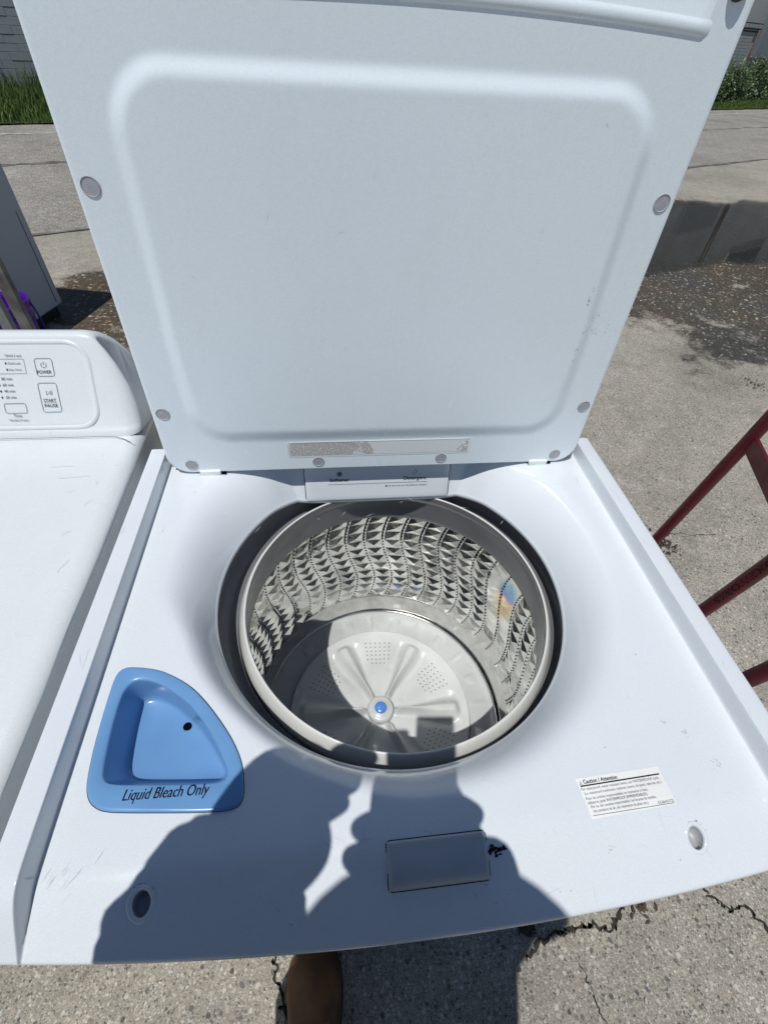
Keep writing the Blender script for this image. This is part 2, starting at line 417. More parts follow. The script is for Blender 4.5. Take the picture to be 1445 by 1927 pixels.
# puddle: a thin real sheet of water on the lot
wm = NT('puddle_water'); wc = wm.coord()
wm.set(Base_Color=(.030,.029,.024), Roughness=.03); wm.b.inputs['IOR'].default_value=1.33; wm.b.inputs['Specular IOR Level'].default_value=.5
wm.bump(wm.noise(wc,9,3),.05,.004)
po=[(4.0,6.30),(4.68,6.53),(5.13,6.75),(5.37,6.60),(5.63,6.57),(6.03,6.85),(6.35,6.77),(7.2,6.95),(8.0,6.4),(7.8,5.5),(6.6,4.9),(5.4,4.35),(4.7,4.05),(4.30,3.99),(3.98,3.90),(3.80,3.97),(3.48,3.82),(3.20,3.74),(2.88,3.60),(2.69,3.53),(2.40,3.62),(2.25,4.2),(2.8,5.2),(3.4,5.9)]
P=[]
for (a,b) in zip(po,po[1:]+po[:1]):
    for k in range(8): t=k/8; x=a[0]+(b[0]-a[0])*t; y=a[1]+(b[1]-a[1])*t; P.append((x+.03*nz(x,y,3,7),y+.022*nz(x,y,8,7)))
n=len(P); rg=(1.0,.86,.66,.4)
V=[(4.6+(x-4.6)*q,5.2+(y-5.2)*q,GZ+.005) for q in rg for x,y in P]+[(4.6,5.2,GZ+.005)]
F=grid_faces(len(rg),n,True,flip=True)+[(3*n+i,3*n+(i+1)%n,4*n) for i in range(n)]
at_=wm.n.new('ShaderNodeAttribute'); at_.attribute_name='deep'
sh_=wm.math('ADD',at_.outputs['Fac'],wm.math('MULTIPLY',wm.math('SUBTRACT',wm.noise(wc,9,5,.7),.5),.9))
wm.set(Alpha=wm.ramp(sh_,[(.15,0),(.5,.55),(1.0,.86)]))
pud=mesh_obj('puddle',V,F,wm.m,smooth=False)
da=pud.data.attributes.new('deep','FLOAT','POINT'); da.data.foreach_set('value',[0.0]*n+[.55]*n+[1.0]*(2*n+1))
pud['kind']='structure'
# cracks in the lot (parts of the ground)
def crack(pts,w0,seed):
    rnd=random.Random(seed); P=[]
    for (a,b) in zip(pts,pts[1:]):
        for k in range(14):
            t=k/14; P.append(Vector((a[0]+(b[0]-a[0])*t,a[1]+(b[1]-a[1])*t,0))+Vector((rnd.gauss(0,.004),rnd.gauss(0,.004),0)))
    P.append(Vector((*pts[-1],0))); V=[];F=[]
    for i,p in enumerate(P):
        d=(P[min(i+1,len(P)-1)]-P[max(0,i-1)]).normalized(); q=Vector((-d.y,d.x,0)); ww=w0*rnd.uniform(.25,1.2)
        V+=[p+q*ww+Vector((0,0,GZ+.004)),p-q*ww*rnd.uniform(.3,1)+Vector((0,0,GZ+.004))]
    for i in range(len(P)-1): F.append((2*i,2*i+1,2*i+3,2*i+2))
    mesh_obj('crack',V,F,M['crack'],ground,smooth=False)
crack([(.309,-.60),(.389,-.566),(.43,-.563),(.487,-.56),(.53,-.575),(.584,-.53),(.66,-.50)],.006,1)
crack([(.78,-.47),(.803,-.531),(.838,-.568),(.881,-.562),(.905,-.62),(.96,-.70)],.004,2)
crack([(-.262,-.50),(-.250,-.54),(-.240,-.582),(-.222,-.62),(-.215,-.66)],.0035,3)
crack([(.43,-.62),(.45,-.70),(.44,-.78)],.0016,4)
crack([(1.1,.5),(1.35,.62),(1.55,.60)],.002,6)
for (x,y,L,sd) in ((1.22,.62,.10,1),(1.30,.55,.07,2),(1.14,.42,.05,3),(1.20,.36,.04,4),(2.6,1.8,.12,5),(.33,-.545,.03,8),(.62,-.525,.05,9)):
    rnd=random.Random(sd); V=[];F=[]
    for i in range(60):
        p=Vector((x+rnd.gauss(0,L*.3),y+rnd.gauss(0,L*.35),GZ+.004+rnd.random()*.006)); a=Vector((rnd.gauss(0,1),rnd.gauss(0,1),rnd.gauss(0,.4))).normalized()*rnd.uniform(.004,.012); b=Vector((-a.y,a.x,rnd.uniform(-.003,.003)))*.4
        k=len(V); V+=[p-a,p+b,p+a,p-b]; F.append((k,k+1,k+2,k+3))
    o=mesh_obj('leaf_litter',V,F,M['debris'],smooth=False); o['kind']='stuff'; o['label']='small clump of dead leaf litter on the pavement'; o['category']='litter'

# ================================================================== WASHING MACHINE
WA = empty('washing_machine', (0,-.2,GZ), 'white top-load washing machine with its lid open and steel drum showing', 'washing machine')
WB = Vector(WA.location)
def wput(o):                      # part built in world coordinates -> parented under the machine
    o.parent = WA; o.matrix_parent_inverse = Matrix.Translation(-WB); return o
def sub(o,parent):
    o.parent = parent; o.matrix_parent_inverse = Matrix.Identity(4); return o
HC = Vector((-.0016,-.2005)); HR = .2307; CH = .1885
def ang_key(keys, deg):
    deg%=360
    for (a,va),(b,vb) in zip(keys,keys[1:]):
        if a<=deg<=b: t=smooth01((deg-a)/(b-a)); return va+(vb-va)*t
    return keys[-1][1]
WK=[(0,.066),(35,.075),(50,.06),(62,.034),(90,.0235),(118,.034),(130,.06),(145,.075),(180,.062),(203,.034),(225,.029),(245,.032),(270,.040),(300,.048),(330,.060),(360,.066)]
ZK=[(0,-.076),(40,-.078),(62,-.0905),(118,-.0905),(140,-.078),(180,-.076),(225,-.073),(270,-.070),(315,-.073),(360,-.076)]
KK=[(0,2.3),(45,1.9),(62,1.1),(90,1.0),(118,1.1),(135,1.9),(180,2.3),(200,2.4),(245,2.4),(270,2.2),(360,2.3)]
def rhole(a):
    s=sin(a); return min(HR, CH/s) if s>.1 else HR
def yfront(x): return -.556+.0194*(x/.343)**2
def zbase(x,y):
    fade = smooth01((y+.553)/.052)
    xs0 = .3192-.0022*smooth01((y+.555)/.05)
    z = -.022 + .022*fade*smooth01((abs(x)-xs0)/(.3200-xs0))
    u=-.497-y; z -= .5*(u+sqrt(u*u+.0001))/2
    return z
def zdeck(x,y):
    dx,dy=x-HC.x,y-HC.y; r=hypot(dx,dy); a=atan2(dy,dx); dg=math.degrees(a)
    t=(r-rhole(a))/ang_key(WK,dg); zb=zbase(x,y)
    if t>=1: return zb
    t=max(0,t); return zb+(ang_key(ZK,dg)-zb)*(1-t)**ang_key(KK,dg)
YB=.0135; YF=-.49; XS=.30
nx=200; ny=166
X=[-XS+2*XS*i/nx for i in range(nx+1)]; Y=[YF+(YB-YF)*j/ny for j in range(ny+1)]
per=[(XS,Y[j]) for j in range(ny)]+[(X[nx-i],YB) for i in range(nx)]+[(-XS,Y[ny-j]) for j in range(ny)]+[(X[i],YF) for i in range(nx)]
NP=len(per); NR=42
dV=[];dF=[]
# lip rows beneath the opening edge, then the deck surface
lip=[(.014,-.012),(.0005,-.011),(-.0018,-.0075),(-.0022,-.004),(-.0014,-.0012)]
for (dr,dz) in lip:
    for (px_,py_) in per:
        a=atan2(py_-HC.y,px_-HC.x); r=rhole(a)+dr; x,y=HC.x+r*cos(a),HC.y+r*sin(a); dV.append((x,y,ang_key(ZK,math.degrees(a))+dz))
for i in range(NR):
    t=(i/(NR-1))**1.7
    for (px_,py_) in per:
        a=atan2(py_-HC.y,px_-HC.x); r=rhole(a); x0,y0=HC.x+r*cos(a),HC.y+r*sin(a)
        x,y=x0+(px_-x0)*t,y0+(py_-y0)*t; dV.append((x,y,zdeck(x,y)))
dF+=grid_faces(NR+len(lip),NP,True,flip=False)
# side rails and back corners
def patch(f,nr,nc,flip=False):
    b=len(dV)
    for i in range(nr):
        for j in range(nc): dV.append(f(i,j))
    dF.extend(grid_faces(nr,nc,False,b,flip))
xr=[.30,.306,.312,.3150,.3162,.3170,.3177,.3183,.3188,.3192,.3196,.3200,.3206,.3215,.327,.3375,.3402,.3418,.3427,.343,.343,.343]
zr=[0]*16+[-.0004,-.0013,-.003,-.0055,-.02,-.062]
for sg in (1,-1):
    patch(lambda i,j: (sg*xr[i], Y[j], zdeck(sg*xr[i],Y[j])+zr[i]), len(xr), ny+1, flip=(sg>0))
# front roll with the sockets
nv=40
def fy(x,i): t=i/(nv-1); return YF+(yfront(x)-YF)*t
xf=[-v for v in xr[:0:-1]]+X+xr[1:]
zf=[v for v in zr[:0:-1]]+[0]*len(X)+zr[1:]
frontlip=[(-.0012,-.0015),(-.0018,-.004),(-.0018,-.012),(.001,-.03)]
def fpt(i,j):
    x=xf[j]
    if i<nv: y=fy(x,i); return (x,y,zdeck(x,y)+zf[j])
    dy,dz=frontlip[i-nv]; y=yfront(x); return (x,y+dy,zdeck(x,y)+max(zf[j],-.03)+dz)
patch(fpt, nv+len(frontlip), len(xf), flip=True)
SOCK=((.2295,-.5155),(-.2365,-.514))
# bleach dispenser outline
BO=[(-.292,-.321),(-.264,-.326),(-.245,-.335),(-.225,-.348),(-.208,-.365),(-.193,-.383),(-.181,-.399),(-.172,-.414),(-.167,-.426),(-.165,-.436),(-.163,-.449),(-.166,-.458),(-.176,-.4605),(-.20,-.4595),(-.228,-.457),(-.255,-.4545),(-.278,-.452),(-.288,-.4475),(-.295,-.441),(-.2995,-.430),(-.3015,-.415),(-.303,-.398),(-.3038,-.372),(-.304,-.347),(-.3035,-.331),(-.300,-.3235)]
BI=[(-.279,-.336),(-.262,-.340),(-.244,-.351),(-.225,-.365),(-.209,-.383),(-.194,-.404),(-.186,-.418),(-.180,-.429),(-.1805,-.436),(-.188,-.438),(-.215,-.4365),(-.25,-.4335),(-.278,-.431),(-.286,-.427),(-.289,-.419),(-.2908,-.40),(-.292,-.379),(-.292,-.36),(-.291,-.347),(-.2865,-.339)]
BF=[(-.286,-.343),(-.280,-.340),(-.272,-.340),(-.26,-.345),(-.248,-.352),(-.232,-.365),(-.216,-.380),(-.203,-.397),(-.191,-.415),(-.1885,-.421),(-.192,-.426),(-.21,-.4255),(-.24,-.423),(-.272,-.4205),(-.281,-.416),(-.286,-.407),(-.2865,-.39),(-.2868,-.37),(-.287,-.352)]
BC=Vector((-.242,-.397))
def ang_curve(pts,n=144):
    """closed outline resampled by direction from BC, smoothed"""
    P=[Vector(p) for p in pts]
    for _ in range(2):
        Q=[]
        for a,b in zip(P,P[1:]+P[:1]): Q+=[a*.75+b*.25,a*.25+b*.75]
        P=Q
    out=[]
    for k in range(n):
        d=Vector((cos(2*pi*k/n),sin(2*pi*k/n))); best=None
        for a,b in zip(P,P[1:]+P[:1]):
            u=a-BC; e=b-a; den=d.x*e.y-d.y*e.x
            if abs(den)<1e-12: continue
            t=(u.x*e.y-u.y*e.x)/den; s=(u.x*d.y-u.y*d.x)/den
            if t>0 and -1e-6<=s<=1+1e-6 and (best is None or t<best): best=t
        out.append(best)
    return out
bo_=ang_curve(BO); bi_=ang_curve(BI); bf_=[min(a,b-.0035) for a,b in zip(ang_curve(BF),bi_)]
def inside_bleach(x,y):
    d=Vector((x,y))-BC; k=int(round((atan2(d.y,d.x)%(2*pi))/(2*pi)*144))%144
    return d.length < bo_[k]-.006
keep=[]
for f in dF:
    c=[sum(dV[i][q] for i in f)/4 for q in (0,1,2)]
    if inside_bleach(c[0],c[1]): continue
    if any(((c[0]-sx)/.0095)**2+((c[1]-sy)/.0108)**2<1 for sx,sy in SOCK): continue
    keep.append(f)
deck=wput(mesh_obj('top_deck',dV,keep,M['deck']))
# bleach dispenser
rings=[]
def ringpts(rad,z,shift=(0,0)): return [(BC.x+rad[k]*cos(2*pi*k/144)+shift[0],BC.y+rad[k]*sin(2*pi*k/144)+shift[1],z(k) if callable(z) else z) for k in range(144)]
def zl(rad,dz): return lambda k: zbase(BC.x+rad[k]*cos(2*pi*k/144),BC.y+rad[k]*sin(2*pi*k/144))+dz
ins=lambda rad,d:[r-d for r in rad]
o1=bo_; rings=[ringpts(o1,-.030),ringpts(o1,-.0225),ringpts(ins(o1,.0005),-.0205),ringpts(ins(o1,.0015),-.0198),ringpts(ins(o1,.004),-.0198)]
mid=[a*.5+b*.5 for a,b in zip(bo_,bi_)]
rings+=[ringpts(mid,-.020),ringpts([r+.002 for r in bi_],-.0206),ringpts([r+.0005 for r in bi_],-.0215),ringpts(bi_,-.0235)]
for q in (.25,.5,.75,.92): rings.append(ringpts([a+(b-a)*q for a,b in zip(bi_,bf_)],-.0235-.0365*q))
rings+=[ringpts([r-.0015 for r in bf_],-.0593),ringpts([r-.004 for r in bf_],-.0605),ringpts([r*.6 for r in bf_],-.0610),ringpts([r*.25 for r in bf_],-.0612)]
bv=[v for r in rings for v in r]; bfc=grid_faces(len(rings),144,True,flip=False)
cidx=len(bv); bv.append((BC.x,BC.y,-.0612)); l0=(len(rings)-1)*144
for k in range(144): bfc.append((l0+k,l0+(k+1)%144,cidx))
bleach=wput(mesh_obj('bleach_dispenser',bv,bfc,M['blue']))
def disc(name,c,r,z,mat,parent,n=24,tilt=None):
    V=[(c[0],c[1],z)]+[(c[0]+r*cos(2*pi*k/n),c[1]+r*sin(2*pi*k/n),z) for k in range(n)]
    return mesh_obj(name,V,[(0,1+k,1+(k+1)%n) for k in range(n)],mat,parent,smooth=False)
disc('drain_hole',(-.2345,-.3725),.0042,-.0592,M['black'],bleach)
gap=[(BC.x+(bo_[k]+d)*cos(2*pi*k/144),BC.y+(bo_[k]+d)*sin(2*pi*k/144),zbase(BC.x+bo_[k]*cos(2*pi*k/144),BC.y+bo_[k]*sin(2*pi*k/144))+.0003) for d in (-.0005,.0004) for k in range(144)]
mesh_obj('gap_line',gap,grid_faces(2,144,True,flip=True),M['black'],bleach)
text_obj('lettering','Liquid Bleach Only',.0125,frame((-.2655,-.4452,-.0198),(1,-.022,0),(0,1,0)),M['ink'],bleach,width=.072,shear=.22)
# detergent drawer strip, flush with the steep back of the bowl
SO=Vector((0,-.012,-.091)); SE=Vector((0,.276,.961)).normalized(); SNn=Vector((1,0,0)).cross(SE)
def strip_pt(x,s,o): return SO+Vector((x,0,0))+SE*s+SNn*o
sx0,sx1=-.1200,.1145
prof=[(-.004,-.010),(-.0045,-.002),(-.004,.0005),(-.0025,.0026),(.0,.0034),(.006,.0034),(.02,.0034),(.035,.0034),(.055,.0034),(.068,.0034),(.072,.002)]
xs_=[sx0,sx0+.0003,sx0+.0015]+[sx0+.0015+(sx1-sx0-.003)*k/20 for k in range(1,20)]+[sx1-.0015,sx1-.0003,sx1]
V=[]
for (s,o) in prof:
    for j,x in enumerate(xs_):
        e=min(j,len(xs_)-1-j); V.append(strip_pt(x,s,o-(.0034 if e==0 else .0008 if e==1 else 0)))
drawer=wput(mesh_obj('detergent_drawer',V,grid_faces(len(prof),len(xs_)),M['deck']))
fm=frame(strip_pt(0,0,.0034),(1,0,0),SE)
text_obj('lettering','Softener',.0086,fm@Matrix.Translation((-.0807,.0320,0)),M['ink'],drawer,width=.0312,bold=.012)
text_obj('lettering','Detergent',.0086,fm@Matrix.Translation((.0390,.0314,0)),M['ink'],drawer,width=.0370,bold=.012)
text_obj('lettering','For best result, use "high efficiency" detergent',.0036,fm@Matrix.Translation((.0140,.0203,0)),M['ink'],drawer,width=.0638,shear=.15)
strips_obj('printed_line',[[(-.0835,.0269),(.0778,.0269)]],.0005,fm,M['ink'],drawer)
fl=[]
for k in range(6):
    a=pi/3*k; fl.append([(-.0648+.0025*cos(a)+.0017*cos(t*pi/6),.0451+.0025*sin(a)+.0017*sin(t*pi/6)) for t in range(13)])
strips_obj('flower_icon',fl,.0007,fm,M['ink'],drawer)
strips_obj('pour_icon',[[(.0535,.0462),(.0574,.0425),(.0612,.0462),(.0580,.0494),(.0560,.0480)],[(.0532,.0440),(.0532,.0430)],[(.0532,.0415),(.0534,.0405)],[(.0545,.0398),(.0555,.0398)],[(.0568,.0402),(.0574,.0410)]],.0007,fm,M['ink'],drawer)
strips_obj('drop_icon',[[(.0105+.0014*cos(t*pi/8),.0213+.0009*sin(t*pi/8)) for t in range(17)],[(.0096,.0208),(.0116,.0219)]],.0009,fm,M['ink'],drawer)
for xx in (sx0-.0006,sx1+.0006):
    strips_obj('seam',[[(xx,-.001),(xx,.066)]],.0011,fm@Matrix.Translation((0,0,-.0034)),M['black'],drawer,lift=.0012)
# latch cover set into the front slope
V=[];xs_=[-.0435,-.043,-.0415,-.039,-.02,0,.02,.037,.0395,.041,.0415]; ys_=[-.4945,-.4950,-.4965,-.499,-.505,-.511,-.517,-.521,-.5245,-.5262,-.5268]
def ltop(y): return zbase(0,-.497)-.15*(-.497-y) if y<-.497 else zbase(0,y)
for i,y in enumerate(ys_):
    for j,x in enumerate(xs_):
        e=min(i,j,len(xs_)-1-j,len(ys_)-1-i); h=(.0,.0012,.0018,.002)[min(e,3)]
        base=zbase(0,y)-.001
        top=zbase(0,y)+ .0018+.004*smooth01((-.497-y)/.02)
        top2=base+(top-base)*(0 if e==0 else .55 if e==1 else .9 if e==2 else 1)
        V.append((x,y,top2))
latch=wput(mesh_obj('latch_cover',V,grid_faces(len(ys_),len(xs_),flip=True),M['latch']))
V=[]
for d in (.0,.0006):
    for (x,y) in rrect(-.0435-d,-.5268-d,.0415+d,-.4945+d,.004)[:-1]: V.append((x,y,zbase(0,y)+.0004))
n=len(V)//2; mesh_obj('gap_line',V,grid_faces(2,n,True,flip=True),M['black'],latch)
rnd=random.Random(5); V=[];F=[]
for i in range(26):
    x=.0425+rnd.random()**1.3*.014; y=-.5085+rnd.gauss(0,.0022)*(1-.4*(x-.0425)/.017); r=rnd.uniform(.0004,.0012)
    k=len(V); L_=rnd.uniform(.001,.004); V+=[(x-L_*.3,y-r,zbase(x,y-r)+.0005),(x+L_*.7,y-r*rnd.uniform(.2,1.2),zbase(x,y-r)+.0005),(x+L_,y+r*rnd.uniform(.1,.8),zbase(x,y+r*.5)+.0005),(x+L_*.2,y+r,zbase(x,y+r)+.0005)]; F.append((k,k+1,k+2,k+3))
o=wput(mesh_obj('scuff_mark',V,F,M['ink'],smooth=False)); o['label']='black scuff beside the grey latch cover'
# lid bumper sockets
for (sx,sy) in SOCK:
    n=32; V=[];
    shp=lambda k,g:( sx+(.0082+g)*cos(2*pi*k/n)*(1-.12*max(0,sin(2*pi*k/n))), sy+(.0100+g)*sin(2*pi*k/n)*(1 if sin(2*pi*k/n)<0 else .82))
    for g,dz in ((.0040,-.0010),(.0022,.0007),(.0004,.0009),(-.0008,.0002),(-.0012,-.002),(-.0012,-.011),(-.006,-.012)):
        for k in range(n):
            x,y=shp(k,g); V.append((x,y,zbase(x,y)+dz if dz>-.005 else zbase(sx,sy)+dz))
    V.append((sx,sy,zbase(sx,sy)-.012)); F=grid_faces(7,n,True)
    for k in range(n): F.append((6*n+k,6*n+(k+1)%n,7*n))
    so_=wput(mesh_obj('bumper_socket',V,F,None,mats=[M['deck'],M['cup']],fmat=[1 if i>=4*n else 0 for i in range(len(F))]))
# caution sticker
def zst(x,y): return zbase(x,y)
stk=[(.1348,-.464),(.2175,-.4607),(.2200,-.4916),(.1382,-.4957)]
V=[];
for i in range(9):
    for j in range(17):
        u,v=j/16,i/8
        p=(Vector(stk[0])*(1-u)+Vector(stk[1])*u)*(1-v)+(Vector(stk[3])*(1-u)+Vector(stk[2])*u)*v
        V.append((p.x,p.y,zst(p.x,p.y)+.0004))
st=wput(mesh_obj('caution_sticker',V,grid_faces(9,17,flip=True),M['sticker'])); st['label']='white caution sticker with French and English text'
def sline(s,x,y,wd,sz,mat='inkgrey',bold=0):
    t=text_obj('lettering',s,sz,frame((x,y,0),(1,.038,0),(-.04,1,0)),M[mat],st,width=wd,bold=bold)
    for v in t.data.vertices: v.co.z=zst(v.co.x,v.co.y)+.0007
sline('Caution / Attention',.1412,-.4687,.0335,.0046,'ink',.02)
sline('For waterproof, water-resistant items, use WATERPROOF cycle,',.1372,-.4739,.0769,.0031)
sline('(i.e. waterproof comforters, mattress covers, ski pants, raincoat, etc.)',.1387,-.4774,.0757,.0031)
sline('Pour les articles imperméables et résistants à l\'eau,',.1385,-.4814,.0602,.0031)
sline('utilisez le cycle WATERPROOF (IMPERMÉABLES).',.1389,-.4847,.0580,.0031,'ink')
sline('(Par ex, des couettes imperméables, les housses de matelas,',.1405,-.4878,.0631,.0031)
sline('des pantalons de ski, des vêtements de pluie, etc.)',.1417,-.4911,.0524,.0031)
sline('DC68-03172S',.2034,-.4903,.0152,.0030)
def sribbon(a,b,wd,mat):
    V=[];F=[]
    for i in range(25):
        t=i/24; x=a[0]+(b[0]-a[0])*t; y=a[1]+(b[1]-a[1])*t; V+=[(x,y+wd/2,zst(x,y+wd/2)+.0007),(x,y-wd/2,zst(x,y-wd/2)+.0007)]
    for i in range(24): F.append((2*i,2*i+1,2*i+3,2*i+2))
    mesh_obj('printed_line',V,F,M[mat],st,smooth=False)
sribbon((.1374,-.4704),(.2157,-.4671),.0011,'ink'); sribbon((.1403,-.4933),(.2187,-.4906),.0004,'inkgrey')
tri=strips_obj('warning_icon',[[(.1372,-.4693),(.1386,-.4664),(.1400,-.4693),(.1372,-.4693)],[(.1386,-.4688),(.1386,-.4676)]],.0004,Matrix.Identity(4),M['inkgrey'],st)
for v in tri.data.vertices: v.co.z=zst(v.co.x,v.co.y)+.0007
# marks of use
def marks(name,items,mat,parent,label=None):
    V=[];F=[]
    for quad in items:
        k=len(V); V+=quad; F.append(tuple(range(k,k+len(quad))))
    o=mesh_obj(name,V,F,mat,parent,smooth=False); o['kind']='stuff'; return o
rnd=random.Random(77)
def speck_cluster(cx,cy_,sx,sy,n,r0,r1):
    out=[]
    for _ in range(n):
        x=cx+rnd.gauss(0,sx); y=cy_+rnd.gauss(0,sy); r=rnd.uniform(r0,r1); a0=rnd.random()*6
        out.append([(x+r*cos(a0+t)*rnd.uniform(.6,1.2),y+r*sin(a0+t)*rnd.uniform(.6,1.2),zdeck(x,y)+.00015) for t in (0,1.2,2.5,3.7,5.0)])
    return out
it=[]
for (x,y,sx,sy,n) in ((.262,-.4335,.0016,.0012,14),(.244,-.422,.0018,.001,9),(.276,-.462,.003,.0024,16),(.150,-.5165,.002,.0014,10),(.175,-.44,.001,.001,4),(.25,-.35,.001,.001,4),(.222,-.395,.004,.001,5),(-.30,-.13,.001,.004,7),(.30,-.06,.0015,.006,12),(.145,-.35,.001,.001,3),(-.27,-.06,.002,.002,5),(.05,-.455,.006,.003,6),(-.12,-.535,.02,.004,8),(.08,-.535,.03,.004,10)): it+=speck_cluster(x,y,sx,sy,n,.0003,.0010)
wput(marks('grime_speck',it,plain('brown_grime',(.50,.46,.40),.8),None))
def hair(x,y,L,a,wd,zf):
    dx,dy=cos(a)*L/2,sin(a)*L/2; px,py=-sin(a)*wd/2,cos(a)*wd/2
    return [(x-dx,y-dy,zf(x-dx,y-dy)+.0003),(x+px,y+py,zf(x+px,y+py)+.0003),(x+dx,y+dy,zf(x+dx,y+dy)+.0003),(x-px,y-py,zf(x-px,y-py)+.0003)]
it=[hair(rnd.uniform(-.30,.30),rnd.choice([rnd.uniform(-.545,-.47),rnd.uniform(-.1,-.02)]),rnd.uniform(.006,.022),rnd.uniform(0,3.1),.0005,zdeck) for _ in range(40)]
it+=[hair(-.29+rnd.gauss(0,.012),-.492+rnd.gauss(0,.006),rnd.uniform(.006,.014),.9+rnd.gauss(0,.1),.0006,zdeck) for _ in range(14)]
it+=[hair(sg*(.331+rnd.uniform(-.008,.008)),rnd.uniform(-.5,0),rnd.uniform(.006,.03),1.57+rnd.gauss(0,.2),.0006,lambda x,y:zbase(x,y)) for sg in (-1,1) for _ in range(4)]
wput(marks('hair_scratch',it,plain('pale_scratch',(.60,.62,.64),.6),None))
# cabinet
bm=bmesh.new(); bm_box(bm,0,-.180,-.515,.682,.67,.90,bevel=.008); wput(bm_obj('cabinet',bm,M['cab'],smooth=True))
box_obj_inner=[]
wput(box_obj('plinth',(0,-.180,-.9775),(.66,.64,.04),M['rubber']))
# drum cavity needs an open cabinet top: cut it away (cabinet is a shell below the deck)
cab=[o for o in WA.children if o.name.startswith('cabinet')][0]
bm=bmesh.new(); bm.from_mesh(cab.data)
bmesh.ops.delete(bm,geom=[f for f in bm.faces if f.normal.z>.5],context='FACES'); bm.to_mesh(cab.data); bm.free()
# charcoal tub cover
def shear(z): t=(z+.07)/-.11; return (.005+.0035*t, -.2195+.026*max(-.3,min(1.0,t)))
wput(lathe('tub_cover',[(.2445,-.086),(.2470,-.100),(.2475,-.112),(.2465,-.124),(.244,-.131),(.232,-.133),(.2225,-.131),(.2200,-.128),(.2188,-.131),(.220,-.16)],180,M['tubcover'],center=(.006,-.1995)))
wput(lathe('lip_ring',[(.2185,-.150),(.2183,-.124),(.2172,-.1165),(.2148,-.1095),(.2115,-.1040),(.2095,-.1012),(.2080,-.1000),(.2068,-.1002),(.2062,-.1016)],240,M['ring'],center=(.007,-.1995)))
wput(lathe('balance_ring',[(.2062,-.1013),(.2058,-.1028),(.2062,-.106),(.2072,-.111),(.2074,-.1155),(.2086,-.117),(.2092,-.120),(.2100,-.140),(.2110,-.160),(.2113,-.1665),(.2135,-.169),(.2430,-.170)],240,M['innerring'],center=(.007,-.1995)))
# stainless basket: wavy columns of holes with pressed pyramids between
BCx,BCy=.006,-.197; BR=.242; NC=40
st_m=NT('stainless_basket'); c=st_m.coord()
n1=st_m.noise(c,30,4,.6); n2=st_m.noise(c,220,2)
col=st_m.mix(st_m.ramp(n1,[(.3,0),(.7,1)]),(.58,.575,.55),(.82,.815,.79))
# heat tint left by the weld on the right of the drum
sep=st_m.n.new('ShaderNodeSeparateXYZ'); st_m.link(c,sep.inputs[0])
def band(sock,c0,h): return st_m.math('SUBTRACT',1.0,st_m.math('MINIMUM',1.0,st_m.math('DIVIDE',st_m.math('ABSOLUTE',st_m.math('SUBTRACT',sock,c0)),h)))
tm=st_m.math('MULTIPLY',st_m.math('MULTIPLY',band(sep.outputs[1],-.112,.032),band(sep.outputs[2],-.275,.085)),st_m.math('GREATER_THAN',sep.outputs[0],.1))
tint=st_m.ramp(st_m.math('ADD',st_m.math('MULTIPLY',sep.outputs[2],-3.2),st_m.math('MULTIPLY',n1,.25)),[(.80,(.75,.55,.25)),(.86,(.22,.48,.62)),(.95,(.12,.30,.62)),(1.0,(.42,.30,.55)),(1.08,(.75,.55,.30))])
col=st_m.mix(st_m.ramp(tm,[(.12,0),(.45,.8)]),col,tint)
st_m.set(Base_Color=col,Metallic=1.0,Roughness=st_m.ramp(n1,[(.3,.05),(.7,.13)]))
st_m.bump(n2,.05,.001); M['steel']=st_m.m
def bdelta(z): return radians(3.0)*cos(2*pi*(z+.26)/.28)
def bpt(a,z,r): return (BCx+r*cos(a),BCy+r*sin(a),z)
ZT=-.168; rows=12; RH=.0250; ZP=-.466
V=[];F=[]
def add(p): V.append(p); return len(V)-1
pitch=2*pi/NC; bandf=.17
for c_ in range(NC):
    a0=radians(84)+c_*pitch
    smoothpatch = abs(((math.degrees(a0)-16+180)%360)-180)<7
    for r_ in range(rows):
        zt=ZT-r_*RH; zb=zt-RH
        am=lambda f,z: a0+bdelta(z)+(f-bandf/2)*pitch
        q=[]
        for f in (0,bandf/2,bandf,(1+bandf)/2,1): q.append((add(bpt(am(f,zt),zt,BR-(.0010 if f==bandf/2 else 0))),add(bpt(am(f,zb),zb,BR-(.0010 if f==bandf/2 else 0)))))
        F+=[(q[0][0],q[0][1],q[1][1],q[1][0]),(q[1][0],q[1][1],q[2][1],q[2][0])]
        zm=(zt+zb)/2
        off=0
        ap=add(bpt(am((1+bandf)/2,zm),zm,BR-(.0046 if not smoothpatch else .0003)))
        tl,bl=q[2]; tm_,bm_=q[3]; tr,br=q[4]
        lm=add(bpt(am(bandf,zm),zm,BR)); rm=add(bpt(am(1,zm),zm,BR))
        F+=[(tl,lm,ap),(lm,bl,ap),(bl,br,ap),(br,rm,ap),(rm,tr,ap),(tr,tl,ap)]
basket=wput(mesh_obj('steel_basket',V,F,M['steel'],smooth=False))
zlow=ZT-rows*RH
lathe('basket_skirt',[(BR,zlow+.0005),(BR-.001,zlow-.012),(BR-.001,-.500),(BR-.003,-.512),(BR-.003,-.533)],160,M['steel'],basket,center=(BCx,BCy),flip=True)
V=[];F=[]
for c_ in range(NC):
    a0=radians(84)+c_*pitch; nh=33
    for k in range(nh):
        z=-.176-k*.0088
        a=a0+bdelta(z); ctr=Vector(bpt(a,z,BR-.0016)); tang=Vector((-sin(a),cos(a),0)); r=.0019
        b=len(V); V+=[ctr+tang*(r*cos(t*pi/4))+Vector((0,0,r*sin(t*pi/4))) for t in range(8)]; F.append(tuple(range(b,b+8)))
hol=mesh_obj('perforation',V,F,M['black'],basket,smooth=False); hol['kind']='stuff'
